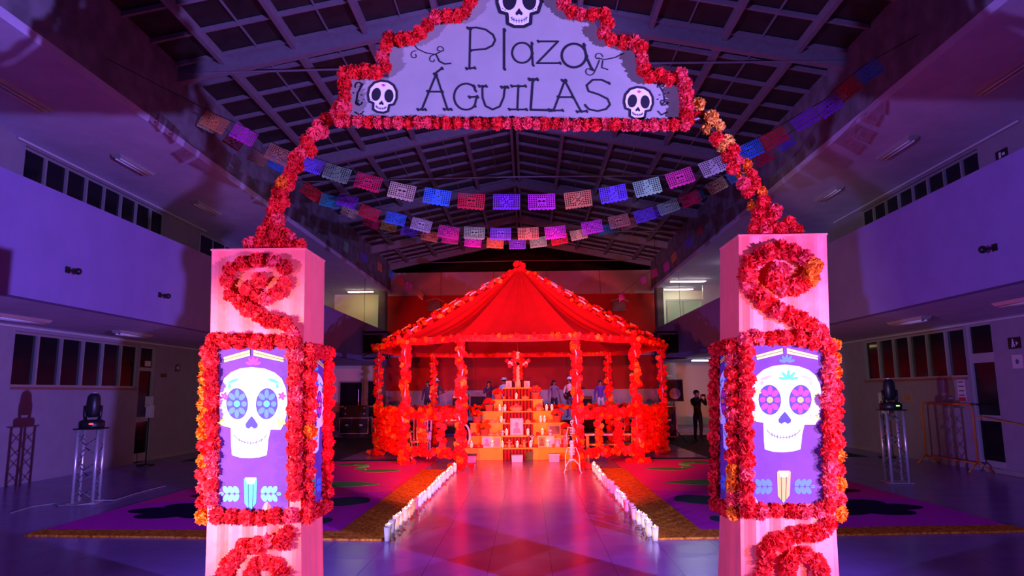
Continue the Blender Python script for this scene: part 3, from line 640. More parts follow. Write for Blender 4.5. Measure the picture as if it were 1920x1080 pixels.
def rug(lab, xi, xo, sgn):
    y0, y1 = 8.25, 17.9; bw = .62
    root = thing('sawdust_rug', lab, 'rug', ((xi+xo)/2, (y0+y1)/2, 0))
    def poly(name, pts, m, z0, z1): return MB().prism([(p[0], p[1], z0) for p in pts], (0, 0, z1-z0)).build(name, m, root)
    poly('rug_field', [(xi+sgn*bw, 8.72), (xo, 8.72), (xo, y1), (xi+sgn*bw, y1)], M_PINK_SAW, -.004, .012)
    poly('side_border', [(xi, 8.72), (xi+sgn*bw, 8.72), (xi+sgn*bw, 15.5), (xi, 15.5)], M_ORANGE_SAW, -.004, .022)
    poly('front_border', [(xi, y0), (xo, y0+.35), (xo, 8.95), (xi, 8.72)], M_ORANGE_SAW, -.0045, .0215)
    poly('magenta_band', [(xi+sgn*bw, 8.73), (xo, 8.96), (xo, 11.0), (xi+sgn*(bw+1.4), 11.8), (xi+sgn*bw, 12.2)], M_MAG_SAW, .010, .014)
    poly('teal_edge', [(xi+sgn*1.5, 17.5), (xo, 17.5), (xo, y1+.02), (xi+sgn*1.5, y1+.02)], M_TEAL_SAW, .010, .0145)
    def leaf(cx, cy, rx, ry, a, m=M_GREEN_SAW, nm='leaf'):
        pts = []
        for k in range(24):
            q = 2*PI*k/24; x = rx*math.cos(q); y = ry*math.sin(q)*(1-abs(math.cos(q))**3*.5); pts.append((cx+sgn*(x*math.cos(a)-y*math.sin(a)), cy+x*math.sin(a)+y*math.cos(a)))
        poly(nm, pts, m, .011, .0155)
    def petalflower(cx, cy, r, m, n=6, squash=1.0):
        pts = []
        for k in range(48):
            q = 2*PI*k/48; rr = r*(.72+.28*abs(math.cos(q*n/2))); pts.append((cx+rr*math.cos(q), cy+squash*rr*math.sin(q)))
        poly('flower_motif', pts, m, .0125, .0172)
    leaf(xi+sgn*1.85, 13.15, .78, .36, 0); leaf(xi+sgn*1.55, 15.4, .45, .30, -.1); leaf(xi+sgn*2.5, 16.8, .4, .35, .1)
    MB().tube([(xi+sgn*2.6, 13.1, .016), (xi+sgn*2.75, 13.6, .016), (xi+sgn*2.55, 14.1, .016), (xi+sgn*2.9, 14.4, .016)], .03, 6).build('stem', M_GREEN_SAW, root)
    MB().tube([(xi+sgn*1.9, 15.5, .016), (xi+sgn*2.2, 15.8, .016), (xi+sgn*2.0, 16.2, .016), (xi+sgn*2.4, 16.5, .016)], .03, 6).build('stem', M_GREEN_SAW, root)
    petalflower(xi+sgn*3.2, 10.35, 1.0, M_NAVY_SAW, 6, .75); petalflower(xi+sgn*3.25, 12.0, .85, M_BROWN_SAW, 5, .6); petalflower(xi+sgn*3.4, 13.6, .7, M_RED_SAW, 6)
    leaf(xi+sgn*1.2, 11.1, .42, .5, .3, M_TEAL_SAW, 'teal_motif'); leaf(xi+sgn*1.05, 9.45, .13, .25, 0, M_TEAL_SAW, 'teal_motif'); leaf(xi+sgn*2.2, 11.6, .1, .12, 0, M_TEAL_SAW, 'teal_motif')
rug('pink sawdust rug with green leaves and orange border left of the candle aisle', -1.72, -6.2, -1)
rug('pink sawdust rug with green leaves and orange border right of the candle aisle', 1.47, 5.95, 1)
# ------------------------------------------------------------------ candle rows
M_CUP = mat('white_candle_cup', (.85, .83, .82), .45, trans=.35)
M_WAX = mat('glowing_wax', (1, .9, .7), .5, emit=(1.0, .66, .30), estr=4.0)  # emission stands in for flame light spreading through wax and cup
M_WAXOFF = mat('candle_wax', (.85, .82, .76), .5)
M_FLAME = mat('candle_flame', (1, .8, .4), .5, emit=(1.0, .66, .26), estr=22)
M_PETAL = mat('marigold_petals', (.75, .10, .01), .9)
def cup_m(h): 
    return MB().lathe((0, 0, 0), [(.030, 0), (.033, .004), (.047, h), (.044, h), (.034, .02), (.0, .018)], 14).mesh('cup', M_CUP, smooth=True)
CUPME = cup_m(.165)
WAXME = MB().lathe((0, 0, 0), [(.034, .05), (.040, .135), (.0, .137)], 12).mesh('wax', M_WAX)
WAXOFF = MB().lathe((0, 0, 0), [(.034, .05), (.040, .135), (.0, .137)], 12).mesh('wax', M_WAXOFF)
FLME = MB().lathe((0, 0, .139), [(.002, 0), (.010, .010), (.012, .020), (.007, .034), (.001, .048)], 8).mesh('flame', M_FLAME, smooth=True)
def candle(pos, lab, lit, group, sc=1.0, cat='candle'):
    r = thing('candle', lab, cat, pos, group)
    for n, me in (('cup', CUPME), ('wax', WAXME if lit else WAXOFF)) + ((('flame', FLME),) if lit else ()):
        o = bpy.data.objects.new(n, me); COL.objects.link(o); o.parent = r
    r.scale = (sc, sc, sc)
    return r
NCAN = 30
for (x0, x1, sd) in ((-1.68, -1.62, 'left'), (1.42, 1.40, 'right')):
    for k in range(NCAN):
        t = k/(NCAN-1); y = 8.22+7.15*t
        lit = not (sd == 'right' and (5 <= k <= 8 or 13 <= k <= 19)) and not (sd == 'left' and k in (0, 2, 9))
        if k == NCAN-1: lab = f'farthest white cup candle of the {sd} row along the aisle'
        else: lab = f'{ORD[k]} {"lit" if lit else "unlit"} white cup candle from the front in the {sd} row' if k else f'nearest white cup candle of the {sd} row along the aisle'
        candle((x0+(x1-x0)*t+RF.uniform(-.03, .03), y+RF.uniform(-.04, .04), 0.022 if sd == 'none' else 0.0), lab, lit, f'{sd} candle row', sc=RF.uniform(.9, 1.02))
# loose marigold petals scattered at the candle feet
for (x, lab) in ((-1.60, 'scattered orange petals along the left candle row'), (1.35, 'scattered orange petals along the right candle row')):
    b = MB(); rr = random.Random(5)
    for k in range(420):
        c = Vector((x+rr.gauss(0, .028), rr.uniform(8.15, 15.3), .0)); a = rr.uniform(0, 6); r = rr.uniform(.010, .024)
        b.add([c+Vector((r*math.cos(a+q), r*math.sin(a+q), .002+rr.uniform(0, .02))) for q in (0, 2.1, 4.2)], [(0, 1, 2)])
    stuff(tag(b.build('marigold_petals', M_PETAL), lab, 'petals'))
# ------------------------------------------------------------------ gazebo
GX, GY, EV, APX = -0.2, 19.45, 2.96, 5.22
gaz = thing('gazebo', 'red cloth canopied gazebo wrapped in red and orange paper flowers', 'gazebo', (GX, GY, 0))
posts = {'fl': (-1.31, 15.62), 'fr': (1.31, 15.55), 'sl': (-2.78, 16.68), 'sr': (2.80, 16.68), 'ol': (-4.02, 19.4), 'orr': (3.96, 19.4), 'bl': (-2.86, 22.4), 'br': (2.82, 22.4)}
posts = {k: Vector((GX+v[0], v[1], 0)) for k, v in posts.items()}
M_POST = mat('red_wrapped_post', (.45, .02, .02), .5); M_CANOPY = mat('red_canopy_cloth', (.80, .008, .010), .7, noise=.06, nscale=3, trans=.3); M_RIBBON = mat('silver_ribbon', (.75, .72, .78), .35)
for k, p in posts.items(): MB().tube([p, p+Vector((0, 0, EV))], .045, 10).build('post', M_POST, gaz)
ring = ['fl', 'fr', 'sr', 'orr', 'br', 'bl', 'ol', 'sl']
apex = Vector((GX, GY, APX))
def eave(k):
    p = posts[k]; d = (p-Vector((GX, GY, 0))); d.z = 0
    return p + d.normalized()*.16 + Vector((0, 0, EV))
for i in range(8):
    A = eave(ring[i]); B = eave(ring[(i+1) % 8]); b = MB(); nr, nc = 14, 22
    for r in range(nr+1):
        t = r/nr
        for c in range(nc+1):
            u = c/nc; e = A.lerp(B, u); p = apex.lerp(e, t)
            sag = -.26*math.sin(PI*min(1, t))*math.sin(PI*u)*(.6+.4*t) - .10*t*math.sin(PI*t)
            fold = .055*math.sin(u*PI*9+i)*math.sin(PI*u)*(.3+.7*(1-t))*min(1, t*5)
            b.v.append(p+Vector((0, 0, sag+fold-(.07*math.sin(PI*u) if r == nr else 0)*0)))
    for r in range(nr):
        for c in range(nc): b.f.append((r*(nc+1)+c, r*(nc+1)+c+1, (r+1)*(nc+1)+c+1, (r+1)*(nc+1)+c))
    b.build('canopy_panel', M_CANOPY, gaz, smooth=True)
    # hanging cloth valance
    v = MB(); n = 30
    for r in range(3):
        for c in range(n+1):
            u = c/n; e = A.lerp(B, u); nd = Vector((e.x-GX, e.y-GY, 0)).normalized()
            v.v.append(e+nd*(.012*math.sin(c*1.7)*r)+Vector((0, 0, .02-r*.065-.03*math.sin(PI*u)*(r > 1))))
    for r in range(2):
        for c in range(n): v.f.append((r*(n+1)+c, r*(n+1)+c+1, (r+1)*(n+1)+c+1, (r+1)*(n+1)+c))
    v.build('valance', M_CANOPY, gaz, smooth=True)
GSLOT = []      # (importance, position, size, colour)
GF = random.Random(21)
def gcol(): 
    q = GF.random(); return 'red' if q < .50 else ('crimson' if q < .60 else ('pinkred' if q < .72 else ('orange' if q < .95 else 'yellow')))
def gline(a, b, step, rad, size, imp, around=2):
    a, b = Vector(a), Vector(b); L = (b-a).length; n = max(2, int(L/step)); d = (b-a).normalized()
    x = d.cross(Vector((0.1, 1, 0.3))).normalized(); y = d.cross(x)
    for k in range(n+1):
        for m_ in range(around):
            q = GF.uniform(0, 2*PI) if around > 2 else (PI*m_+k*1.9+GF.uniform(-.5, .5))
            p = a.lerp(b, (k+m_*.45)/(n+.5))+(x*math.cos(q)+y*math.sin(q))*rad
            GSLOT.append((imp+GF.random()*.5, p, size*GF.uniform(.85, 1.15), gcol()))
for k, imp in (('fl', 9), ('fr', 9), ('sl', 8), ('sr', 8), ('ol', 4), ('orr', 4), ('bl', 2), ('br', 2)):
    p = posts[k]; gline(p+Vector((0, -.0, .05)), p+Vector((0, 0, EV-.03)), .10 if imp > 5 else .13, .075, .165 if imp > 5 else .17, imp, 3 if imp > 5 else 2)
def rail(k1, k2, zt, zb, balu, imp, both=True, flow=True):
    a, b = posts[k1], posts[k2]; Z = lambda z: Vector((0, 0, z))
    MB().tube([a+Z(zt), b+Z(zt)], .03, 8).build('top_rail', M_POST, gaz)
    MB().tube([a+Z(zb), b+Z(zb)], .025, 8).build('bottom_rail', M_POST, gaz)
    gline(a+Z(zt-.03), b+Z(zt-.03), .11, .075, .165, imp, 3)
    if both: gline(a+Z(zb), b+Z(zb), .11, .06, .155, imp-1, 2)
    for i in range(balu):
        t = (i+1)/(balu+1); c = a.lerp(b, t)
        MB().tube([c+Z(zb), c+Z(zt)], .025, 8).build('baluster', M_POST, gaz)
        gline(c+Z(zb+.06), c+Z(zt-.06), .10, .06, .155, imp-.5, 2)
rail('sl', 'fl', 1.24, .33, 2, 7); rail('fr', 'sr', 1.24, .33, 2, 7)
rail('ol', 'sl', 1.22, .30, 9, 3); rail('sr', 'orr', 1.22, .30, 9, 3)
rail('bl', 'ol', 1.22, .30, 5, 1); rail('orr', 'br', 1.22, .30, 5, 1)
for k1, k2 in (('bl', 'br'),):
    a, b = posts[k1], posts[k2]; MB().tube([a+Vector((0, 0, 1.22)), b+Vector((0, 0, 1.22))], .03, 8).build('top_rail', M_POST, gaz)
    gline(a+Vector((0, 0, 1.22)), b+Vector((0, 0, 1.22)), .16, .05, .15, .5, 2)
for k1, k2, imp in (('fl', 'fr', 6), ('sl', 'fl', 6), ('fr', 'sr', 6), ('ol', 'sl', 2.5), ('sr', 'orr', 2.5), ('bl', 'br', 1)):
    gline(eave(k1)+Vector((0, 0, -.02)), eave(k2)+Vector((0, 0, -.02)), .13, .03, .13, imp, 1)
for k, imp in (('fl', 0), ('fr', 0), ('sl', 5.5), ('sr', 5.5), ('ol', 5), ('orr', 5)):
    if imp:
        e = eave(k); gline(e+Vector((0, 0, .03)), apex.lerp(e, .06)+Vector((0, 0, .03)), .12, .05, .14, imp, 1)
        for j in range(7):
            t = .2+.11*j+GF.uniform(-.02, .02); q = apex.lerp(e, t); q2 = apex.lerp(e, t+.05)
            MB().tube([q+Vector((0, -.03, .09)), q.lerp(q2, .5)+Vector((0, -.05, .095)), q2+Vector((0, -.03, .08))], .022, 5).build('ribbon', M_RIBBON, gaz)
for k in ('fl', 'fr', 'sl', 'sr', 'ol', 'orr', 'bl', 'br'):     # ribbons twisted round the posts
    p = posts[k]
    for j in range(5):
        z = .5+j*.52+GF.uniform(-.1, .1); x = GF.uniform(-.05, .05)
        h = GF.uniform(.05, .20); dx = GF.uniform(-.035, .035)
        if GF.random() < .35: continue
        MB().tube([p+Vector((x, -.125, z)), p+Vector((x+dx*.3, -.14, z+h*.5)), p+Vector((x+dx, -.125, z+h))], [.010, .018, .008], 5).build('ribbon', M_RIBBON, gaz)
for k, imp in (('fl', 9), ('fr', 9), ('sl', 8), ('sr', 8), ('ol', 3), ('orr', 3)):   # heaps at the feet
    for j in range(7): GSLOT.append((imp, posts[k]+Vector((GF.uniform(-.28, .28), GF.uniform(-.15, .15), .07)), .15, gcol()))
for j in range(12): GSLOT.append((9, apex+Vector((GF.uniform(-.13, .13), GF.uniform(-.13, .05), GF.uniform(-.05, .16))), .17, 'red'))
GSLOT.sort(key=lambda s: -s[0])
for (imp, p, s, c) in GSLOT[:300]: flower(gaz, p, s, c, True)
rest = {}
jb = MB(); base = [pompom(31+j*5, 18) for j in range(2)]; slots = []
names = list(FCOL)
for (imp, p, s, c) in GSLOT[300:]:
    src = GF.choice(base); R = Euler((GF.uniform(0, 6), GF.uniform(0, 6), GF.uniform(0, 6))).to_matrix()*s
    n0 = len(jb.f); jb.add([p+R @ v for v in src.v], src.f); slots += [names.index(c)]*(len(jb.f)-n0)
so = stuff(jb.build('paper_flowers', None, gaz))
for n in names: so.data.materials.append(FM[n])
so.data.polygons.foreach_set('material_index', slots)
# ------------------------------------------------------------------ altar
M_ORCLOTH = mat('orange_altar_cloth', (.90, .52, .035), .75, noise=.08, nscale=5, bump=.15, bscale=6)
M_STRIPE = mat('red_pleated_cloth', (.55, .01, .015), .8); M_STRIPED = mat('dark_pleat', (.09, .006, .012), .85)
altar = thing('altar', 'six tiered orange altar with red pleated runner under the gazebo', 'altar', (GX-.02, 18.7, 0))
TP = [(840, 866, 1084), (817, 880, 1066), (793, 882, 1060), (771, 905, 1040), (749, 926, 1017), (727, 944, 997)]
TY = [17.75+.33*i for i in range(6)]; TZ = []; zprev = 0
for i, (py, xa, xb) in enumerate(TP):
    y = TY[i]; a = at(xa, py, y); c = at(xb, py, y); z = (a.z+c.z)/2; TZ.append(z)
    b = MB(); n = 24; x0, x1 = a.x, c.x
    t = MB().bx(x0, x1, y, 20.1, zprev, z).build('tier', M_ORCLOTH, altar)
    MB().bx(x0-.02, x1+.02, y-.025, y+.30, z-.02, z+.006).build('tier_edge', M_ORCLOTH, altar)
    cx0, cx1 = at(943, py, y).x, at(999, py, y).x
    np_ = 18; w = (cx1-cx0)/np_
    pl = MB(); dk = MB()
    for k in range(np_):
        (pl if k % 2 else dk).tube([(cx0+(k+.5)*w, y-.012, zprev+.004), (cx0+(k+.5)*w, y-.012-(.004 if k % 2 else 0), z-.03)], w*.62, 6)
    pl.build('runner_pleat', M_STRIPE, altar); dk.build('runner_dark_pleat', M_STRIPED, altar)  # striped runner, red and dark pleats in turn
    zprev = z
def on(i, px, dy=.10): 
    """point on tier i below pixel column px"""
    p = at(px, TP[i][0], TY[i]+dy); return Vector((p.x, TY[i]+dy, TZ[i]+.007))
M_TERRA = mat('terracotta', (.55, .12, .05), .8); M_GREENL = mat('leaf_green', (.06, .16, .03), .7); M_BREAD = mat('bread_crust', (.78, .42, .16), .7, noise=.2, nscale=30); M_BONE = mat('bone_white', (.80, .78, .70), .55); M_WOODD = mat('dark_wood', (.05, .02, .012), .5); M_FRAME = mat('gilt_frame', (.72, .40, .16), .4, .3); M_GOLD = mat('mustard_paint', (.65, .38, .05), .5)
def pot(i, px, w, h, col, lab):
    p = on(i, px, .14); r = thing('flower_pot', lab, 'flower pot', p)
    MB().lathe(p, [(w*.30, 0), (w*.34, .01), (w*.42, h*.42), (w*.46, h*.44), (w*.46, h*.5), (w*.38, h*.5), (0, h*.47)], 14).build('pot', M_TERRA, r, True)
    lf = MB()
    for k in range(8):
        a = k*.8; q = p+Vector((w*.3*math.cos(a), w*.3*math.sin(a), h*.55)); lf.add([p+Vector((0, 0, h*.45)), q+Vector((.03*math.sin(a), -.03*math.cos(a), 0)), q+Vector((w*.25*math.cos(a), w*.25*math.sin(a), .02)), q-Vector((.03*math.sin(a), -.03*math.cos(a), 0))], [(0, 1, 2, 3)])
    lf.build('leaves', M_GREENL, r)
    for k in range(11):
        a = k*2.4; rr = w*.5*math.sqrt((k+.3)/11); flower(r, p+Vector((rr*math.cos(a), rr*math.sin(a), h*(.62+.3*(1-k/11)))), w*.36, col if GF.random() < .8 else 'orange', True)
pot(1, 908, .32, .32, 'orange', 'pot of orange marigolds on the left of the second altar tier'); pot(2, 894, .29, .34, 'red', 'red flower pot at the left end of the third altar tier'); pot(2, 1045, .29, .34, 'pinkred', 'red flower pot at the right end of the third altar tier')
pot(3, 917, .29, .34, 'red', 'red flower pot at the left end of the fourth altar tier'); pot(4, 934, .29, .28, 'red', 'red flower pot on the left of the fifth altar tier'); pot(4, 1005, .29, .36, 'pinkred', 'pinkish flower pot on the right of the fifth altar tier')
pot(1, 1061, .24, .30, 'red', 'red flowers at the right end of the second altar tier')
TN = ['lowest', 'second', 'third', 'fourth', 'fifth', 'top']
cands = {0: [884, 923, 942, 970, 995, 1027, 1074], 1: [950, 990, 1017], 2: [940, 1014, 1021], 3: [937, 947, 1025, 1035], 4: [968]}
for i, xs in cands.items():
    for j, px in enumerate(xs):
        side_ = 'only candle' if len(xs) == 1 else (('leftmost' if j == 0 else 'rightmost' if j == len(xs)-1 else ORD[j]) + (' cup candle' if j in (0, len(xs)-1) else ' cup candle from the left'))
        candle(on(i, px, .05), f'{side_} on the {TN[i]} altar tier' if len(xs) > 1 else f'only lit cup candle on the {TN[i]} altar tier', True, 'altar candles', sc=.92)
def picture(p, w, h, lab, cols, tilt=.12, frame=M_FRAME, cat='picture'):
    r = thing('framed_picture', lab, cat, p)
    R = Matrix.Rotation(-tilt, 3, 'X')
    def X(x, y, z): return p+R @ Vector((x, y, z))
    t = w*.09
    b = MB()
    for (x0, x1, z0, z1) in ((-w/2, w/2, 0, t), (-w/2, w/2, h-t, h), (-w/2, -w/2+t, t, h-t), (w/2-t, w/2, t, h-t)):
        b.prism([X(x0, -.012, z0), X(x1, -.012, z0), X(x1, -.012, z1), X(x0, -.012, z1)], R @ Vector((0, .024, 0)))
    b.build('frame', frame, r)
    MB().prism([X(-w/2+t, -.002, t), X(w/2-t, -.002, t), X(w/2-t, -.002, h-t), X(-w/2+t, -.002, h-t)], R @ Vector((0, .01, 0))).build('print', cols[0], r)
    if len(cols) > 1:
        b = MB(); b.add([X(x*w, -.005, h*(.52+z)) for (x, z) in ell(0, .10, .16, .16, 0, 14)], [tuple(range(14))]); b.add([X(x*w, -.0052, h*z) for (x, z) in ((-.30, .12), (.30, .12), (.24, .38), (.08, .46), (-.08, .46), (-.24, .38))], [tuple(range(6))])
        b.build('portrait_figure', cols[1], r)
C_PALE = mat('print_pale', (.75, .60, .62), .5); C_DARK = mat('print_dark', (.02, .015, .02), .4); C_GRN = mat('print_green', (.12, .35, .10), .5); C_ROSE = mat('print_rose', (.70, .25, .35), .5); C_SEPIA = mat('print_sepia', (.55, .30, .18), .5); C_LIL = mat('print_lilac', (.62, .5, .75), .5)
picture(on(5, 954), .16, .19, 'leftmost small portrait on the top altar tier', (C_PALE, C_SEPIA)); picture(on(5, 971), .15, .17, 'middle small portrait on the top altar tier', (C_SEPIA, C_PALE)); picture(on(5, 988), .16, .18, 'rightmost small portrait on the top altar tier', (C_PALE, C_ROSE))
picture(on(1, 969, .06), .34, .44, 'large framed portrait at the centre of the altar', (C_PALE, C_ROSE), frame=mat('pale_frame', (.7, .45, .4), .5))
picture(on(1, 1040, .06), .32, .26, 'black screen-like picture on the right of the second altar tier', (C_DARK,), frame=mat('orange_frame', (.8, .3, .12), .5))
picture(on(0, 913, .06), .26, .28, 'colourful print on the left of the lowest altar tier', (C_LIL, C_ROSE)); picture(on(0, 931, .08), .22, .27, 'yellow framed print on the lowest altar tier beside the colourful print', (C_SEPIA, C_ROSE))
picture(on(0, 1016, .06), .20, .28, 'green landscape print on the right of the lowest altar tier', (C_GRN, C_DARK)); picture(on(0, 1031, .09), .24, .28, 'pale white print between two pictures on the lowest altar tier', (C_PALE, C_LIL)); picture(on(0, 1045, .06), .20, .22, 'small pink portrait, rightmost picture on the lowest altar tier', (C_ROSE, C_PALE))
# bread, skulls and fruit laid on the tiers
def loaf(i, px, w, lab, dy=.06):
    p = on(i, px, dy); r = thing('bread_of_the_dead', lab, 'bread', p)
    MB().lathe(p, [(w*.40, 0), (w*.5, w*.10), (w*.47, w*.24), (w*.28, w*.38), (.001, w*.42)], 14).build('loaf', M_BREAD, r, True)
    MB().tube([p+Vector((-w*.45, 0, w*.25)), p+Vector((0, -.005, w*.43)), p+Vector((w*.45, 0, w*.25))], w*.06, 6).tube([p+Vector((0, -w*.46, w*.25)), p+Vector((0, 0, w*.43)), p+Vector((0, w*.45, w*.25))], w*.06, 6).ball(p+Vector((0, 0, w*.46)), w*.09, 8, 6).build('bone_crust', M_BREAD, r, True)
for (i, px, w, l) in ((1, 921, .17, 'leftmost round sweet bread on the second altar tier'), (1, 932, .17, 'second round sweet bread from the left on the second altar tier'), (2, 923, .18, 'round sweet bread on the left of the third altar tier'), (2, 932, .12, 'small round sweet bread beside a larger one on the third altar tier'), (2, 990, .18, 'round sweet bread right of the runner on the third altar tier'), (4, 985, .22, 'flat sweet bread on the fifth altar tier'), (3, 993, .15, 'sweet bread right of the bread basket on the fourth tier')): loaf(i, px, w, l)
def sugar_skull(p, s, lab):
    r = thing('sugar_skull', lab, 'skull', p)
    MB().ball(p+Vector((0, 0, s*.62)), (s*.42, s*.46, s*.40), 12, 8).box(p+Vector((0, -s*.10, s*.16)), (s*.46, s*.5, s*.32)).build('cranium', M_BONE, r, True)
    b = MB()
    for sx in (-1, 1): b.ball(p+Vector((sx*s*.17, -s*.40, s*.55)), (s*.11, s*.06, s*.12), 8, 6)
    b.ball(p+Vector((0, -s*.43, s*.38)), (s*.05, s*.04, s*.07), 6, 5); b.build('eye_sockets', C_DARK, r)
sugar_skull(on(1, 942, .06), .14, 'white sugar skull left of the large portrait'); sugar_skull(on(1, 1032, .05), .15, 'white sugar skull in front of the black picture'); sugar_skull(on(2, 945, .05), .10, 'small sugar skull on the third altar tier'); sugar_skull(on(3, 942, .05), .11, 'sugar skull between two candles on the fourth altar tier')
M_FRUIT = mat('orange_peel', (.85, .25, .03), .5); M_APPLE = mat('red_apple_skin', (.55, .03, .03), .4)
FRUIT_ME = {}
for nm, m in (('orange', M_FRUIT), ('apple', M_APPLE)):
    FRUIT_ME[nm] = MB().lathe((0, 0, 0), [(.012, .004), (.032, .010), (.046, .035), (.046, .052), (.034, .076), (.012, .084), (.003, .079)], 10).mesh(nm, m, smooth=True)
STEM_ME = MB().tube([(0, 0, .078), (.004, 0, .096)], .003, 5).mesh('stem', M_GREENL)
fr = [(0, 878, 'orange'), (0, 891, 'apple'), (0, 897, 'orange'), (0, 903, 'apple'), (0, 948, 'orange'), (0, 961, 'orange'), (0, 977, 'orange'), (0, 1006, 'apple'), (0, 1038, 'orange'), (0, 1053, 'apple'), (0, 1062, 'orange'), (1, 888, 'apple'), (1, 897, 'orange'), (1, 1008, 'apple'), (1, 1024, 'orange'), (2, 906, 'orange'), (2, 914, 'apple'), (2, 953, 'apple'), (2, 980, 'orange'), (2, 1000, 'apple'), (2, 1030, 'orange'), (3, 930, 'apple'), (3, 1003, 'apple'), (3, 1017, 'orange'), (4, 945, 'orange'), (4, 955, 'apple'), (4, 1013, 'apple')]
cnt = {}; tot = {}
for (i, px, k) in fr: tot[(i, k)] = tot.get((i, k), 0)+1
for (i, px, k) in fr:
    c = cnt.get((i, k), 0); cnt[(i, k)] = c+1
    r = thing(k, (f'only {k} on the {TN[i]} altar tier' if tot[(i, k)] == 1 else f'{"leftmost" if c == 0 else ORD[c]} {"red" if k == "apple" else "small"} {k}{"" if c == 0 else " from the left"} on the {TN[i]} altar tier'), 'fruit', on(i, px, .03), 'fruit on the altar')
    for n, me in (('fruit_body', FRUIT_ME[k]), ('stem', STEM_ME)):
        o = bpy.data.objects.new(n, me); COL.objects.link(o); o.parent = r
def basket(i, px, w, lab):
    p = on(i, px, .1); r = thing('bread_basket', lab, 'basket', p)
    MB().lathe(p, [(w*.36, 0), (w*.40, .01), (w*.5, .09), (w*.46, .09), (w*.36, .02), (0, .018)], 16).build('basket_bowl', M_BREAD, r)
    for k in range(7):
        a = k*2*PI/6; q = p+(Vector((w*.28*math.cos(a), w*.28*math.sin(a), .10)) if k < 6 else Vector((0, 0, .15)))
        MB().ball(q, (w*.17, w*.15, .055), 10, 6).build('bun', mat('glazed_bun', (.70, .16, .10), .4), r, True)
basket(3, 968, .38, 'basket heaped with buns in the middle of the fourth altar tier'); basket(3, 1011, .24, 'small basket of buns on the right of the fourth tier')
# bread figures, crucifix, cross
def figure(p, h, m, lab, nm='bread_figure', cat='figure'):
    r = thing(nm, lab, cat, p)
    MB().lathe(p, [(h*.26, 0), (h*.22, h*.2), (h*.15, h*.5), (h*.2, h*.62), (h*.07, h*.7)], 10).tube([p+Vector((-h*.17, 0, h*.6)), p+Vector((-h*.34, -.01, h*.72))], h*.07, 6).tube([p+Vector((h*.17, 0, h*.6)), p+Vector((h*.34, -.01, h*.72))], h*.07, 6).build('body', m, r, True)
    MB().ball(p+Vector((0, 0, h*.85)), h*.15, 10, 7).build('head', m, r, True)
figure(on(0, 955, .07), .20, M_BREAD, 'bread figure left of the centre candle on the lowest tier'); figure(on(0, 983, .07), .20, M_BREAD, 'bread figure right of the centre candle on the lowest tier'); figure(on(0, 1060, .12), .32, C_ROSE, 'pink doll near the right end of the lowest altar tier', 'doll', 'doll')
p = on(0, 998, .14); r = thing('crucifix', 'dark wooden crucifix with pale figure on the lowest altar tier', 'crucifix', p)
MB().bx(p.x-.02, p.x+.02, p.y, p.y+.02, p.z, p.z+.36).bx(p.x-.10, p.x+.10, p.y, p.y+.02, p.z+.26, p.z+.30).bx(p.x-.06, p.x+.06, p.y-.03, p.y+.06, p.z, p.z+.02).build('wooden_cross', M_WOODD, r)
MB().tube([p+Vector((-.10, -.02, .31)), p+Vector((-.02, -.02, .25)), p+Vector((.02, -.02, .25)), p+Vector((.10, -.02, .31))], .010, 6).tube([p+Vector((0, -.02, .25)), p+Vector((0, -.025, .17)), p+Vector((.01, -.02, .06))], [.018, .016, .008], 6).ball(p+Vector((0, -.025, .285)), .018, 8, 6).build('pale_figure', M_BONE, r, True)
# virgin statuette with a pale halo at the left end
p = on(0, 868, .09); r = thing('statuette', 'robed statuette with white oval halo at the left end of the altar', 'statuette', p)
MB().lathe(p, [(.13, 0), (.12, .05), (.10, .2), (.075, .34), (.03, .40)], 12).build('robe', C_ROSE, r, True); MB().ball(p+Vector((0, -.01, .45)), .05, 10, 7).build('head', M_BREAD, r, True)
MB().tube([p+Vector((.17*math.cos(a), .05, .30+.30*math.sin(a))) for a in [2*PI*k/24 for k in range(24)]], .030, 6, True).build('halo', M_BONE, r, True)
# flower cross above the altar, hung from the canopy
yc = 19.45; cc = at(971, 681, yc)
cross = thing('flower_cross', 'pink and white paper flower cross hanging above the altar', 'cross', cc-Vector((0, 0, .40)))
MB().bx(cc.x-.05, cc.x+.05, yc-.02, yc+.02, cc.z-.62, cc.z+.32).bx(cc.x-.28, cc.x+.28, yc-.02, yc+.02, cc.z-.06, cc.z+.06).build('cross_board', M_WHITE, cross)
MB().tube([(cc.x, yc, cc.z+.3), (cc.x, yc, 4.6)], .012, 6).build('hanging_cord', M_POST, cross)
for k in range(24):
    if k < 15: q = Vector((cc.x+(.09 if k % 2 else -.09), yc-.04, cc.z+.30-.055*k))
    else: q = Vector((cc.x+(-.30+.075*(k-15)), yc-.04, cc.z+(.07 if k % 2 else -.07)))
    flower(cross, q, .13, 'pinkred' if k % 3 else 'red', True)
# boxes on the floor before the altar
def fbox(px, py, w, h, m, m2, lab, nm='small_box'):
    g = ground(px, py); r = thing(nm, lab, 'box', g)
    MB().box(g+Vector((0, 0, h/2)), (w, w*.8, h), 0, 1.06).build('box_body', m, r); MB().box(g+Vector((0, 0, h+.012)), (w*1.14, w*.94, .03)).build('lid', m2, r)
fbox(881, 867, .30, .17, C_ROSE, M_WOODD, 'pink stool-like box on the floor at the left of the altar'); fbox(970, 866, .26, .17, C_PALE, M_WOODD, 'pale pink box on the floor before the middle of the altar'); fbox(1039, 866, .24, .17, C_LIL, M_WHITE, 'lilac lidded box on the floor before the right of the altar'); fbox(992, 862, .18, .17, M_GREENL, M_GREENL, 'dark green box against the altar runner')
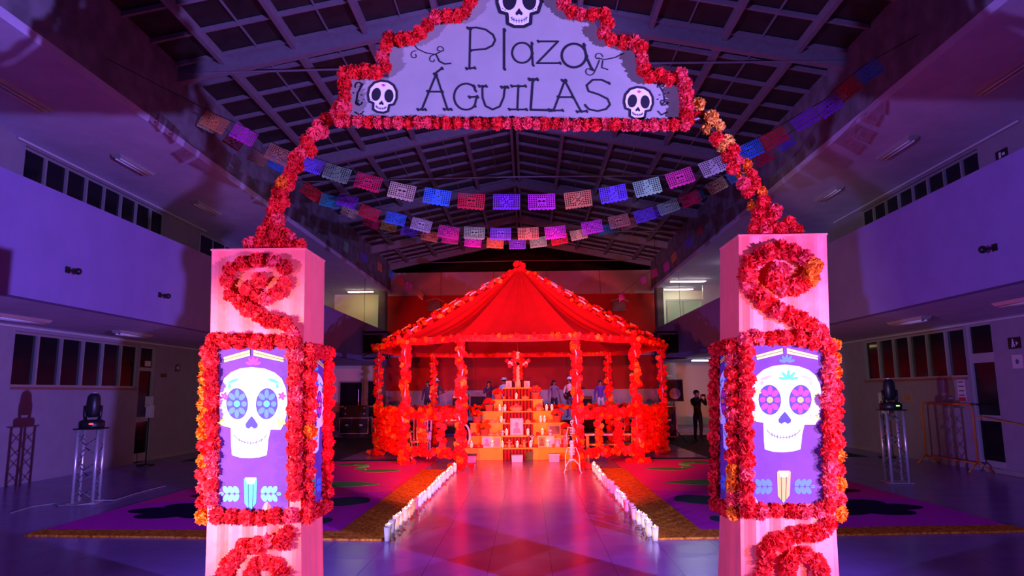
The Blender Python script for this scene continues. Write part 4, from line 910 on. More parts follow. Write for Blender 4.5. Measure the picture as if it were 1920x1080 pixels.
# ------------------------------------------------------------------ skeletons
def skeleton(loc, H, pose, rz_, lab, hat=False):
    r = thing('skeleton_figure', lab, 'skeleton', loc); L = Vector(loc); R = Matrix.Rotation(rz_, 3, 'Z')
    def X(x, y, z): return L+R @ Vector((x*H, y*H, z*H))
    sit = pose == 'sit'; crouch = pose == 'crouch'
    hz = .06 if sit else (.34 if crouch else .50)
    MB().tube([X(0, .02, hz), X(0, .03, hz+.12), X(0, .02, hz+.24), X(0, 0, hz+.34)], .016*H, 6).build('spine', M_BONE, r, True)
    b = MB()
    for k in range(5):
        z = hz+.14+.038*k; w = .085-.006*abs(k-2)
        b.tube([X(w*math.cos(a), -.01+.055*math.sin(a), z-.01*math.sin(a)) for a in [2*PI*j/14 for j in range(14)]], .009*H, 5, True)
    b.tube([X(-.12, 0, hz+.325), X(.12, 0, hz+.325)], .012*H, 6)
    b.build('rib_cage', M_BONE, r, True)
    MB().tube([X(.07*math.cos(a), .045*math.sin(a), hz) for a in [2*PI*j/12 for j in range(12)]], .020*H, 6, True).build('pelvis', M_BONE, r, True)
    s = MB().ball(X(0, -.01, hz+.45), (.066*H, .075*H, .072*H), 12, 9).box(X(0, -.03, hz+.385), (.07*H, .07*H, .05*H), rz_).build('skull', M_BONE, r, True)
    b = MB()
    for sx in (-1, 1): b.ball(X(sx*.027, -.078, hz+.45), (.018*H, .010*H, .020*H), 8, 6)
    b.ball(X(0, -.082, hz+.42), (.008*H, .008*H, .012*H), 6, 5).build('eye_sockets', C_DARK, s)
    for sx in (-1, 1):
        if pose == 'sit': P = [X(sx*.12, 0, hz+.32), X(sx*.15, -.02, hz+.16), X(sx*.10, -.16, hz+.06)]
        elif crouch: P = [X(sx*.12, 0, hz+.32), X(sx*.19, -.06, hz+.12), X(sx*.20, -.10, .12)]
        else: P = [X(sx*.12, 0, hz+.32), X(sx*.155, 0, hz+.15), X(sx*.15, -.04, hz-.02)]
        b = MB().tube(P, .012*H, 6); q = P[-1]
        for f in range(5): b.tube([q, q+R @ Vector(((f-2)*.012*H, -.02*H, -.045*H))], .0045*H, 4)
        b.build('arm', M_BONE, r, True)
        if sit: P = [X(sx*.06, 0, hz), X(sx*.08, -.24, hz+.02), X(sx*.08, -.25, hz-.22), X(sx*.08, -.31, hz-.23)]
        elif crouch: P = [X(sx*.06, 0, hz), X(sx*.17, -.10, .22), X(sx*.22, -.05, .02), X(sx*.24, -.13, .015)]
        else: P = [X(sx*.06, 0, hz), X(sx*.07, -.01, .26), X(sx*.07, .01, .02), X(sx*.075, -.08, .015)]
        MB().tube(P, .015*H, 6).build('leg', M_BONE, r, True)
    if hat:
        MB().lathe(X(0, -.01, hz+.50), [(.13*H, 0), (.13*H, .01*H), (.068*H, .012*H), (.060*H, .10*H), (.0, .105*H)], 16).build('hat', M_BLACK, r, True)
    return r
skeleton(ground(1073, 886), .78, 'crouch', .1, 'white skeleton crouching on the floor before the right front post')
pS = ground(1079, 872); skeleton((pS.x, 17.1, 0), 1.0, 'stand', 0, 'tall pinkish skeleton standing at the right end of the altar')
# rocking chair with skeleton
ch = ground(791, 858); ch = Vector((ch.x, 18.3, 0))
chair = thing('wooden_chair', 'white slat-backed wooden chair inside the gazebo on the left', 'chair', ch)
M_CHAIR = mat('white_chair_paint', (.78, .70, .68), .5)
MB().box(ch+Vector((0, 0, .44)), (.48, .46, .04)).build('seat', M_CHAIR, chair)
for sx in (-1, 1):
    MB().tube([ch+Vector((sx*.20, -.19, 0)), ch+Vector((sx*.21, -.19, .44))], .022, 8).build('leg', M_CHAIR, chair); MB().tube([ch+Vector((sx*.21, .20, 0)), ch+Vector((sx*.21, .20, .44))], .022, 8).build('leg', M_CHAIR, chair)
    MB().tube([ch+Vector((sx*.22, .20, .44)), ch+Vector((sx*.24, .30, 1.12))], .024, 8).build('back_post', M_CHAIR, chair)
    MB().tube([ch+Vector((sx*.23, .24, .68)), ch+Vector((sx*.25, -.18, .68)), ch+Vector((sx*.23, -.18, .46))], .02, 8).build('arm_rest', M_CHAIR, chair)
for k in range(5): MB().box(ch+Vector((-.14+.07*k, .25, .76)), (.035, .02, .58)).build('back_slat', M_CHAIR, chair)
MB().box(ch+Vector((0, .29, 1.08)), (.50, .03, .14)).build('head_rail', M_CHAIR, chair)
skeleton(ch+Vector((.02, .05, .46)), .95, 'sit', 0, 'skeleton sitting in the white wooden chair')
# bench with seated skeleton on the right
bp = Vector((2.15, 18.4, 0)); bench = thing('low_bench', 'low white-topped bench with mustard legs on the right of the gazebo', 'bench', bp)
MB().box(bp+Vector((0, 0, .58)), (1.35, .40, .05)).build('bench_top', M_CHAIR, bench)
for (sx, sy) in ((-1, -1), (1, -1), (-1, 1), (1, 1)): MB().box(bp+Vector((sx*.60, sy*.15, .28)), (.06, .06, .56)).build('leg', M_GOLD, bench)
MB().box(bp+Vector((0, .15, .30)), (1.14, .04, .05)).build('stretcher', M_GOLD, bench)
skeleton(bp+Vector((.28, .06, .605)), .85, 'sit', 0, 'skeleton with a black hat sitting on the low bench', True)
# ------------------------------------------------------------------ stage
stg = struct(MB().bx(-6.4, 5.6, 29.0, 34.5, 0, .53).build('floor_stage', M_BLKCLOTH))
MB().bx(-6.4, 5.6, 28.97, 34.5, .53, .58).build('stage_deck', mat('stage_deck_grey', (.45, .42, .48), .5), stg)
for k in range(8): MB().bx(-6.4+1.5*k+.01, -6.4+1.5*(k+1)-.01, 28.955, 28.985, .01, .50).build('skirt_panel', M_BLKCLOTH, stg)
# black speaker box with the number 13 before the stage
q = at(1122, 832, 27.0); q = Vector((q.x, 27.0, 0)); r = thing('stage_monitor_box', 'black box marked 13 standing before the stage on the right', 'box', q)
MB().box(q+Vector((0, .2, .45)), (1.1, .4, .9)).build('box_body', M_BLKCLOTH, r)
def nmap(x, y, l): 
    v = at(1115+x, 799+y, 27.0); return Vector((v.x, 26.995-l*.002, v.z))
paint('numeral', strokes([(2, 3), (4, 1), (4, 15)], 2), nmap, 1, P_WHITE, r); paint('numeral', strokes(arc(11, 4.3, 3.4, 3.3, 190, 440, 10), 2)+strokes(arc(11, 11.3, 3.8, 3.8, 270, 530, 10), 2), nmap, 1, P_WHITE, r); paint('white_dot', [ell(10, -4, 2, 2)], nmap, 1, P_WHITE, r)
# ------------------------------------------------------------------ people
def person(loc, H, face, pose, lab, shirt, trousers, skin=(.42, .22, .15), hair=(.01, .008, .008), hat=None, longhair=False, shoe=(.02, .02, .02)):
    """joints in units of H; the figure faces -Y turned by `face`"""
    root = thing('person', lab, 'person', loc); root.rotation_euler = (0, 0, face)
    J = {'pel': (0, 0, .52), 'wst': (0, -.005, .60), 'chs': (0, 0, .72), 'nck': (0, .005, .825), 'nk2': (0, -.005, .865), 'hd': (0, -.02, .92), 'tp': (0, -.015, .965)}
    for s, n in ((-1, 'R'), (1, 'L')):
        J['hp'+n] = (s*.055, 0, .50); J['kn'+n] = (s*.065, -.012, .28); J['an'+n] = (s*.07, .012, .045); J['to'+n] = (s*.085, -.075, .018); J['sh'+n] = (s*.115, 0, .80)
    A = {'stand': {'R': [(-.155, .01, .62), (-.165, -.03, .475), (-.165, -.045, .425)], 'L': [(.155, .01, .62), (.165, -.03, .475), (.165, -.045, .425)]},
         'guitar': {'R': [(-.165, -.01, .64), (-.075, -.13, .585), (-.045, -.145, .57)], 'L': [(.19, -.05, .66), (.25, -.16, .69), (.265, -.185, .71)]},
         'photo': {'R': [(-.15, -.09, .70), (-.06, -.20, .83), (-.045, -.215, .87)], 'L': [(.15, -.09, .70), (.06, -.20, .83), (.045, -.215, .87)]},
         'sing': {'R': [(-.15, -.07, .66), (-.05, -.14, .80), (-.03, -.145, .84)], 'L': [(.16, 0, .63), (.17, -.06, .49), (.17, -.075, .44)]}}[pose]
    for n in 'RL': J['el'+n], J['wr'+n], J['ha'+n] = A[n]
    names_ = list(J); ix = {k: i for i, k in enumerate(names_)}
    E_ = [('pel', 'wst'), ('wst', 'chs'), ('chs', 'nck'), ('nck', 'nk2'), ('nk2', 'hd'), ('hd', 'tp')]
    for n in 'RL': E_ += [('pel', 'hp'+n), ('hp'+n, 'kn'+n), ('kn'+n, 'an'+n), ('an'+n, 'to'+n), ('nck', 'sh'+n), ('sh'+n, 'el'+n), ('el'+n, 'wr'+n), ('wr'+n, 'ha'+n)]
    RAD = {'pel': (.085, .060), 'wst': (.075, .055), 'chs': (.095, .065), 'nck': (.05, .04), 'nk2': (.032, .032), 'hd': (.050, .058), 'tp': (.040, .046), 'hp': (.052, .055), 'kn': (.036, .038), 'an': (.024, .026), 'to': (.024, .016), 'sh': (.042, .040), 'el': (.028, .028), 'wr': (.019, .019), 'ha': (.020, .014)}
    me = bpy.data.meshes.new('body'); me.from_pydata([tuple(Vector(J[k])*H) for k in names_], [(ix[a], ix[b]) for a, b in E_], [])
    ob = bpy.data.objects.new('body_cage', me); COL.objects.link(ob)
    sk = ob.modifiers.new('skin', 'SKIN'); sk.use_smooth_shade = True
    ob.modifiers.new('sub', 'SUBSURF').levels = 1
    for i, k in enumerate(names_):
        v = me.skin_vertices[0].data[i]; rr = RAD.get(k) or RAD[k[:2]]; v.radius = (rr[0]*H, rr[1]*H); v.use_root = (k == 'pel')
    dg = bpy.context.evaluated_depsgraph_get(); nm = bpy.data.meshes.new_from_object(ob.evaluated_get(dg)); bpy.data.objects.remove(ob)
    ms = [mat('shirt_%.2f_%.2f_%.2f' % shirt, shirt, .8), mat('cloth_%.2f_%.2f_%.2f' % trousers, trousers, .8), mat('skin_%.2f' % skin[0], skin, .55), mat('shoe_%.2f' % shoe[0], shoe, .5)]
    nm.materials.clear()
    for m in ms: nm.materials.append(m)
    hands = [Vector(J['haR'])*H, Vector(J['haL'])*H]
    for p in nm.polygons:
        c = p.center; k = 0
        if c.z < .06*H: k = 3
        elif c.z < .53*H and abs(c.x) < .115*H: k = 1
        if c.z > .845*H and abs(c.x) < .07*H: k = 2
        if min((c-h).length for h in hands) < .05*H: k = 2
        p.material_index = k; p.use_smooth = True
    body = bpy.data.objects.new('body', nm); COL.objects.link(body); body.parent = root
    def child(b, name, m): 
        o = bpy.data.objects.new(name, b.mesh(name, m, smooth=True)); COL.objects.link(o); o.parent = root; return o
    b = MB()
    for hnd, sgn in ((hands[0], -1), (hands[1], 1)):
        wr = Vector(J['wrR' if sgn < 0 else 'wrL'])*H; d = (hnd-wr).normalized(); sd = d.cross(Vector((0, 1, .2))).normalized()
        for f in range(4): b.tube([hnd+sd*(f-1.5)*.010*H, hnd+sd*(f-1.5)*.011*H+d*.024*H, hnd+sd*(f-1.5)*.011*H+d*(.04+.004*(f in (1, 2)))*H+Vector((0, -.008*H, 0))], .0050*H, 5)
        b.tube([hnd-d*.008*H-sd*.014*H, hnd-sd*.028*H+d*.012*H], .0055*H, 5)
    child(b, 'fingers', ms[2])
    fb = MB()
    fb.ball((0, -.082*H, .922*H), (.009*H, .013*H, .014*H), 8, 6)
    for s in (-1, 1): fb.ball((s*.055*H, -.012*H, .925*H), (.008*H, .014*H, .018*H), 8, 6)
    child(fb, 'nose_and_ears', ms[2])
    eb = MB()
    for s in (-1, 1): eb.ball((s*.022*H, -.073*H, .935*H), (.008*H, .005*H, .005*H), 8, 6)
    eb.ball((0, -.073*H, .897*H), (.016*H, .005*H, .003*H), 8, 5); child(eb, 'eyes_and_mouth', mat('dark_features', (.03, .01, .01), .5))
    hb = MB().ball((0, .006*H, .945*H), (.059*H, .066*H, .056*H), 14, 9)
    if longhair: hb.lathe((0, .035*H, .76*H), [(.05*H, 0), (.07*H, .06*H), (.065*H, .15*H), (.045*H, .2*H)], 12)
    child(hb, 'hair', mat('hair_%.2f' % hair[0], hair, .6))
    if hat:
        hm = mat('hat_%.2f_%.2f' % hat[:2], hat, .7)
        child(MB().lathe((0, 0, .972*H), [(.105*H, -.004*H), (.11*H, .003*H), (.064*H, .008*H), (.058*H, .055*H), (.030*H, .062*H), (.001, .056*H)], 18), 'hat', hm)
    return root
def guitar(loc, face, lab, H=1.7, col=(.72, .55, .50)):
    r = thing('electric_guitar', lab, 'guitar', loc); r.rotation_euler = (0, 0, face)
    b = MB(); t = math.atan2(.14, .36); R = Matrix.Rotation(-t, 3, 'Y')
    def G(x, z): return Vector((0, 0, 0))+R @ Vector((x, 0, z))
    outl = [(-.24, 0), (-.22, .12), (-.12, .16), (-.02, .11), (.10, .15), (.16, .10), (.12, .03), (.16, -.06), (.08, -.12), (-.02, -.09), (-.12, -.16), (-.22, -.12)]
    def ch(b, n, m):
        o = bpy.data.objects.new(n, b.mesh(n, m)); COL.objects.link(o); o.parent = r
    ch(MB().prism([G(*p) for p in outl], (0, .045, 0)), 'guitar_body', mat('guitar_lacquer_%.2f' % col[0], col, .3))
    ch(MB().prism([G(.10, -.025), G(.72, -.02), G(.72, .02), G(.10, .025)], (0, -.02, 0)), 'neck', M_WOODD)
    ch(MB().prism([G(.72, -.035), G(.86, -.03), G(.86, .03), G(.72, .035)], (0, -.02, 0)), 'headstock', M_WOODD)
    ch(MB().tube([G(-.22, .1)+Vector((0, .05, 0)), Vector((-.10, .25, .42)), Vector((.18, .22, .40)), G(.12, .12)+Vector((0, .04, 0))], .012, 6), 'strap', M_BLKCLOTH)
STZ = .58; YP = 30.0
def stagept(px): 
    v = at(px, 760, YP); return Vector((v.x, YP, STZ))
p = stagept(817); person(p, 1.68, .15, 'guitar', 'guitarist in a white hat and jeans on stage at left', (.05, .04, .06), (.05, .08, .35), hat=(.70, .68, .72), shoe=(.6, .6, .6))
guitar(p+Vector((-.02, -.22, .97)), .15, 'pale electric guitar held by the white-hatted guitarist on stage left')
p = stagept(799); person(p+Vector((0, .4, 0)), 1.62, -.3, 'stand', 'long-haired person in dark clothes behind the left rear gazebo post', (.06, .03, .08), (.02, .02, .03), longhair=True)
p = stagept(916); person(p+Vector((0, .3, 0)), 1.60, .2, 'sing', 'person in dark outfit singing on stage left of the altar', (.035, .02, .08), (.02, .02, .04), longhair=True)
p = stagept(946); person(p, 1.70, -.5, 'stand', 'person in white shirt and hat partly hidden by the altar portraits', (.75, .74, .78), (.03, .03, .04), hat=(.72, .70, .74))
p = stagept(1040); person(p+Vector((0, .5, 0)), 1.62, .3, 'stand', 'person with long dark hair behind the white-shirted guitarist', (.25, .2, .3), (.02, .02, .03), longhair=True)
p = stagept(1069); person(p, 1.70, -.55, 'guitar', 'musician in white shirt and white hat playing on stage right', (.78, .76, .80), (.10, .10, .32), hat=(.75, .74, .78), shoe=(.05, .05, .05))
guitar(p+Vector((-.08, -.21, .97)), -.55, 'dark guitar held by the white-shirted musician on stage right', col=(.03, .02, .02))
p = stagept(1128); person(p+Vector((0, .3, 0)), 1.60, .1, 'stand', 'person in purple top and white skirt on stage right', (.12, .03, .40), (.7, .68, .72), hair=(.012, .01, .01))
# drums on stage
d0 = Vector((stagept(1003).x, 31.2, STZ)); r = thing('bass_drum', 'large upright drum ring on stage right of the altar', 'drum', d0)
MB().tube([d0+Vector((.42*math.cos(a), 0, .44+.42*math.sin(a))) for a in [2*PI*k/28 for k in range(28)]], .022, 6, True).build('hoop', M_BLACK, r); MB().lathe(d0+Vector((0, .0, .44)), [(.40, 0), (.40, .35)], 24, Matrix.Rotation(-PI/2, 3, 'X')).build('shell', mat('drum_shell', (.55, .52, .6), .4), r)
for sx in (-1, 1): MB().tube([d0+Vector((sx*.2, .1, .1)), d0+Vector((sx*.32, -.15, 0))], .012, 6).build('spur', M_CHROME, r)
gp_ = stagept(853); gp_.y = 32.5
r = thing('amplifier', 'dark guitar amplifier on stage behind the left front post', 'amplifier', gp_); MB().box(gp_+Vector((0, 0, .5)), (.75, .4, 1.0)).build('cabinet', M_BLACK, r); MB().box(gp_+Vector((0, -.21, .45)), (.66, .02, .75)).build('grille', M_BLKCLOTH, r); MB().box(gp_+Vector((0, -.21, .92)), (.66, .02, .1)).build('control_panel', M_ALU, r)
gp_ = stagept(889); gp_.y = 32.6
r = thing('amplifier', 'grey amplifier cabinet on stage left of the singer', 'amplifier', gp_); MB().box(gp_+Vector((0, 0, .55)), (.8, .4, 1.1)).build('cabinet', M_FASC, r); MB().box(gp_+Vector((0, -.21, .5)), (.7, .02, .85)).build('grille', M_BLKCLOTH, r)
gp_ = stagept(1100); gp_.y = 32.4
r = thing('amplifier', 'dark amplifier stack on stage behind the right front post', 'amplifier', gp_); MB().box(gp_+Vector((0, 0, .45)), (.9, .4, .9)).build('cabinet', M_BLACK, r); MB().box(gp_+Vector((0, -.21, .42)), (.8, .02, .7)).build('grille', M_BLKCLOTH, r)
# photographer on the right
pp = ground(1310, 827); person(pp, 1.72, .35, 'photo', 'person in black taking a photo at the right of the gazebo', (.008, .008, .010), (.008, .008, .010), skin=(.35, .2, .15))
ph = pp+Matrix.Rotation(.35, 3, 'Z') @ Vector((0, -.40, 1.54)); r = thing('smartphone', 'small phone held up by the person in black', 'phone', ph)
MB().box(ph, (.15, .012, .075), .35).build('phone_body', M_BLACK, r); MB().box(ph+Vector((0, .009, 0)), (.135, .004, .065), .35).build('phone_screen', mat('phone_screen', (.3, .4, .6), .3, emit=(.5, .6, .9), estr=.8), r)
# ------------------------------------------------------------------ truss totems with moving heads
def totem(g, h, lab, rzz):
    r = thing('truss_totem', lab, 'truss', g); R = Matrix.Rotation(rzz, 3, 'Z'); w = .145; C = [Vector((-w, -w, 0)), Vector((w, -w, 0)), Vector((w, w, 0)), Vector((-w, w, 0))]; C = [g+R @ c for c in C]; Z = lambda z: Vector((0, 0, z))
    MB().box(g+Z(.012), (.42, .42, .024), rzz).build('base_plate', M_ALU, r)
    for c in C: MB().tube([c+Z(.02), c+Z(h)], .025, 12).build('chord_tube', M_CHROME, r, True)
    for f in range(4):
        a, b2 = C[f], C[(f+1) % 4]; n = 5
        for k in range(n):
            z0 = .08+(h-.16)*k/n; z1 = .08+(h-.16)*(k+1)/n
            MB().tube([(a if k % 2 else b2)+Z(z0), (b2 if k % 2 else a)+Z(z1)], .009, 6).build('lattice_bar', M_FASC, r, True)
    MB().box(g+Z(h+.01), (.40, .40, .02), rzz).build('top_plate', M_BLACK, r)
def moving_head(p, lab, rzz, led):
    r = thing('moving_head_light', lab, 'stage light', p); R = Matrix.Rotation(rzz, 3, 'Z')
    MB().lathe(p, [(.18, 0), (.19, .03), (.19, .10), (.15, .13), (.0, .135)], 16).build('base', M_BLACK, r, True)
    for s in (-1, 1): MB().tube([p+R @ Vector((s*.10, 0, .13)), p+R @ Vector((s*.115, 0, .22)), p+R @ Vector((s*.115, 0, .36))], .028, 8).build('yoke_arm', M_BLACK, r, True)
    MB().lathe(p+Vector((0, 0, .17)), [(.065, 0), (.095, .05), (.105, .20), (.095, .33), (.065, .38), (.0, .39)], 16).build('head', M_BLACK, r, True)
    MB().lathe(p+Vector((0, 0, .562)), [(.05, 0), (.04, .012), (0, .016)], 12).build('lens', M_CHROME, r, True)
    MB().box(p+R @ Vector((.05, -.188, .07)), (.06, .01, .02), rzz).build('status_display', mat('led_%.1f' % led[0], (.1, .1, .1), .5, emit=led, estr=3), r)
gl = ground(160, 943); totem(gl, 1.16, 'chrome truss totem on the left under a moving head light', .25); moving_head(gl+Vector((0, 0, 1.18)), 'black moving head light on the left truss totem', .25, (1, .05, .05))
gr = ground(1683, 905); totem(gr, 1.30, 'chrome truss totem on the right under a moving head light', -.1); moving_head(gr+Vector((0, 0, 1.32)), 'black moving head light on the right truss totem', -.1, (.3, 1, .1))
cab = MB().tube([ground(20, 962, .012), ground(60, 950, .012), ground(110, 943, .012)]+[gl+Vector((.3*math.cos(a), -.25+.18*math.sin(a), .012+.01*k)) for k, a in enumerate([3.2, 4.2, 5.2, 6.1, 1.0])]+[ground(215, 938, .012), ground(255, 925, .012), ground(310, 911, .012)], .008, 6).build('power_cable', M_ALU)
tag(cab, 'pale cable trailing from the left truss totem across the floor', 'cable')
# ------------------------------------------------------------------ orange crowd barrier
M_BARR = mat('orange_barrier_paint', (.80, .22, .03), .5)
a = Vector((9.08, 16.2, 0)); b = Vector((9.12, 14.45, 0)); r = thing('crowd_barrier', 'orange tubular crowd barrier by the right hand door', 'barrier', (a+b)/2); Z = lambda z: Vector((0, 0, z))
MB().tube([a+Z(.16), a+Z(1.28), a.lerp(b, .03)+Z(1.36), a.lerp(b, .97)+Z(1.36), b+Z(1.28), b+Z(.16)], .022, 10).build('frame_tube', M_BARR, r, True); MB().tube([a+Z(.18), b+Z(.18)], .018, 8).build('bottom_tube', M_BARR, r, True)
for e in (a, b):
    for sx in (-1, 1): MB().tube([e+Z(.22), e+Vector((sx*.24, -.06, .015))], .018, 8).build('foot', M_BARR, r, True)
# retractable belt tied from the wall at the far right
tag(MB().tube([b+Z(1.12)+Vector((.05, -.03, 0)), (9.36, 13.2, .98), (9.38, 12.0, .72)], .014, 6).build('barrier_strap', M_GOLD), 'yellow strap running from the barrier along the right wall', 'strap')
# ------------------------------------------------------------------ sanitizer stands, notices, signs
def stand(g, h, lab, m2):
    r = thing('sign_stand', lab, 'stand', g); MB().lathe(g, [(.20, 0), (.20, .02), (.03, .035), (.018, .05)], 16).build('base', M_BLACK, r); MB().tube([g+Z(.04), g+Z(h)], .018, 8).build('pole', M_BLACK, r)
    MB().box(g+Z(h-.12)+Vector((.03, -.02, 0)), (.16, .10, .30)).build('dispenser', M_WHITE, r); MB().box(g+Z(h+.12)+Vector((0, -.03, 0)), (.20, .012, .26)).build('notice_card', m2, r); MB().box(g+Z(h-.0)+Vector((-.02, -.045, 0)), (.10, .01, .09)).build('red_label', mat('notice_red', (.6, .03, .03), .6), r)
C_CARD = mat('notice_paper', (.70, .66, .52), .7)
sx_ = side(262, 868, -9.5); stand(Vector((-9.4, 17.0, 0)), 1.42, 'sanitizer stand with paper notice beside the left door', C_CARD)
stand(Vector((9.0, 17.8, 0)), 1.35, 'dark sanitizer stand by the right wall behind the truss totem', C_CARD)
def notice(c, w, h, xw, sgn, m, lab, nm='wall_notice', marks=True, cat='notice'):
    r = thing(nm, lab, cat, c); MB().box(c, (.012, w, h)).build('sheet', m, r)
    if marks:
        for k in range(4): MB().box(c+Vector((sgn*.008, 0, h*(.32-.19*k))), (.003, w*.72, h*.05)).build('text_line', mat('notice_ink', (.12, .1, .12), .7), r)
    return r
v = side(1902, 643, 9.45-.01); r = notice(v, .34, .22, 9.45, -1, C_DARK, 'dark exit sign with white running figure on the right wall', 'exit_sign', False, 'sign')
MB().ball(v+Vector((-.012, .03, .06)), (.004, .022, .022), 8, 6).box(v+Vector((-.010, .03, .0)), (.006, .05, .07)).box(v+Vector((-.010, .055, -.055)), (.006, .03, .06)).box(v+Vector((-.010, 0, -.05)), (.006, .03, .05)).prism([v+Vector((-.010, -.05, .03)), v+Vector((-.010, -.05, -.05)), v+Vector((-.010, -.11, -.01))], (.006, 0, 0)).build('running_figure', P_WHITE, r)
v = side(1908, 678, 9.44); r = notice(v, .28, .26, 9.45, -1, C_PALE, 'white safety notice under the exit sign on the right wall', marks=False); MB().ball(v+Vector((-.008, 0, 0)), (.004, .05, .05), 10, 6).build('green_mark', mat('safety_green', (.02, .25, .18), .6), r)
v = side(1803, 730, 9.44); r = notice(v, .26, .50, 9.45, -1, C_PALE, 'tall printed notice with red foot beside the right door'); MB().box(v+Vector((-.008, 0, -.21)), (.004, .24, .08)).build('red_foot', mat('notice_red', (.6, .03, .03), .6), r)
v = side(1702, 745, 9.44); notice(v, .42, .18, 9.45, -1, C_SEPIA, 'small sign on the right wall above the sanitizer stand')
v = side(333, 690, -9.99); r = notice(v, .24, .20, XL, 1, C_DARK, 'small dark evacuation sign on the left wall beyond the door', 'evacuation_sign', False, 'sign'); MB().box(v+Vector((.009, .02, 0)), (.004, .06, .12)).box(v+Vector((.009, -.05, 0)), (.004, .05, .05)).build('white_arrow', P_WHITE, r)
v = side(307, 704, -9.99); notice(v, .30, .10, XL, 1, mat('plaque_brown', (.16, .05, .03), .6), 'narrow brown plaque beside the left door', 'plaque', False, 'plaque')
v = side(277, 682, -9.90); notice(v, .26, .14, XL, 1, C_CARD, 'small pale card in the transom above the left door', marks=False)
v = side(1878, 290, 9.44); r = notice(v, .34, .20, XR, -1, C_DARK, 'dark exit sign high on the right gallery wall', 'exit_sign', False, 'sign'); MB().box(v+Vector((-.009, .04, 0)), (.004, .06, .12)).box(v+Vector((-.009, -.06, 0)), (.004, .08, .05)).build('white_arrow', P_WHITE, r)
def wall_clip(v, sgn, lab):
    r = thing('wall_lamp', lab, 'wall lamp', v); MB().box(v+Vector((sgn*.01, 0, 0)), (.02, .10, .10)).build('mount', M_BLACK, r); MB().tube([v+Vector((sgn*.02, 0, 0)), v+Vector((sgn*.12, .03, -.02))], .018, 8).build('arm', M_BLACK, r); MB().ball(v+Vector((sgn*.15, .04, -.02)), .055, 10, 7).build('lamp_head', M_BLACK, r, True)
wall_clip(side(126, 506, PL), 1, 'nearer small dark fitting on the left parapet'); wall_clip(side(299, 553, PL), 1, 'farther small dark fitting on the left parapet'); wall_clip(side(1866, 464, PR), -1, 'small dark fitting on the right parapet')
# ------------------------------------------------------------------ ceiling lamps (unlit) and lit tubes at the far ends
def lamp(c, L, lab, tubem=M_OFFTUBE, along='y', w=.18):
    r = thing('fluorescent_lamp', lab, 'ceiling lamp', c)
    d = (w, L, .06) if along == 'y' else (L, w, .06)
    MB().box(c-Vector((0, 0, .03)), d, 0, 1.12).build('housing', M_WHITE if tubem is not M_OFFTUBE else M_ALU, r)
    for s in (-1, 1):
        o = Vector((s*.05, 0, -.078)) if along == 'y' else Vector((0, s*.05, -.078)); e = Vector((0, L*.47, 0)) if along == 'y' else Vector((L*.47, 0, 0))
        MB().tube([c+o-e, c+o+e], .018, 8).build('tube', tubem, r, True)
lamp(Vector((-8.7, 14.4, ZS2)), 1.25, 'unlit ceiling lamp nearest over the left gallery windows'); lamp(Vector((-8.75, 18.0, ZS2)), 1.3, 'unlit ceiling lamp farther along the left upper soffit'); lamp(Vector((-8.55, 10.8, ZS2)), 1.2, 'unlit ceiling lamp at the left edge of the upper soffit')
lamp(Vector((7.9, 14.1, ZS2)), 1.25, 'unlit ceiling lamp on the right upper soffit nearest the camera'); lamp(Vector((7.95, 17.5, ZS2)), 1.2, 'unlit ceiling lamp farther along the right upper soffit'); lamp(Vector((7.9, 10.8, ZS2)), 1.2, 'unlit ceiling lamp at the right edge of the upper soffit')
lamp(Vector((-8.9, 15.2, ZS1)), 1.2, 'unlit ceiling lamp over the left ground floor windows'); lamp(Vector((-9.0, 11.9, ZS1)), 1.2, 'unlit ceiling lamp at the left edge of the ground floor soffit'); lamp(Vector((7.8, 14.1, ZS1)), 1.2, 'unlit ceiling lamp over the right ground floor windows'); lamp(Vector((7.9, 10.9, ZS1)), 1.2, 'unlit ceiling lamp at the right edge of the ground floor soffit')
lamp(Vector((7.6, 34.0, ZS2)), 1.5, 'lit tube lamp behind the glass partition of the right gallery', M_LIT, 'x'); lamp(Vector((7.5, 31.5, ZS2)), 1.7, 'lit tube lamp on the soffit before the right gallery partition', M_LIT, 'x'); lamp(Vector((8.3, 27.0, ZS2)), 1.0, 'small lit tube lamp on the right gallery soffit', M_LIT, 'y', .12)
lamp(Vector((-8.3, 33.6, ZS2)), 1.3, 'lit yellowish tube lamp at the far end of the left gallery', M_LITY, 'x'); lamp(Vector((-8.8, 27.5, ZS2)), 1.0, 'small lamp on the far left gallery soffit', M_OFFTUBE, 'y', .12)
lamp(Vector((8.0, 31.0, ZS1)), 1.3, 'lit tube lamp over the ground floor passage at far right', M_LIT, 'x')
lamp(Vector((-8.9, 22.5, ZS1)), 1.2, 'dim lit lamp in the left ground floor passage', mat('dim_tube', (1, .95, .6), .5, emit=(.8, .85, .35), estr=5), 'y'); lamp(Vector((8.3, 22.0, ZS1)), 1.2, 'dim lit lamp in the right ground floor passage', mat('dim_tube_warm', (1, .8, .5), .5, emit=(.9, .6, .25), estr=4), 'y')
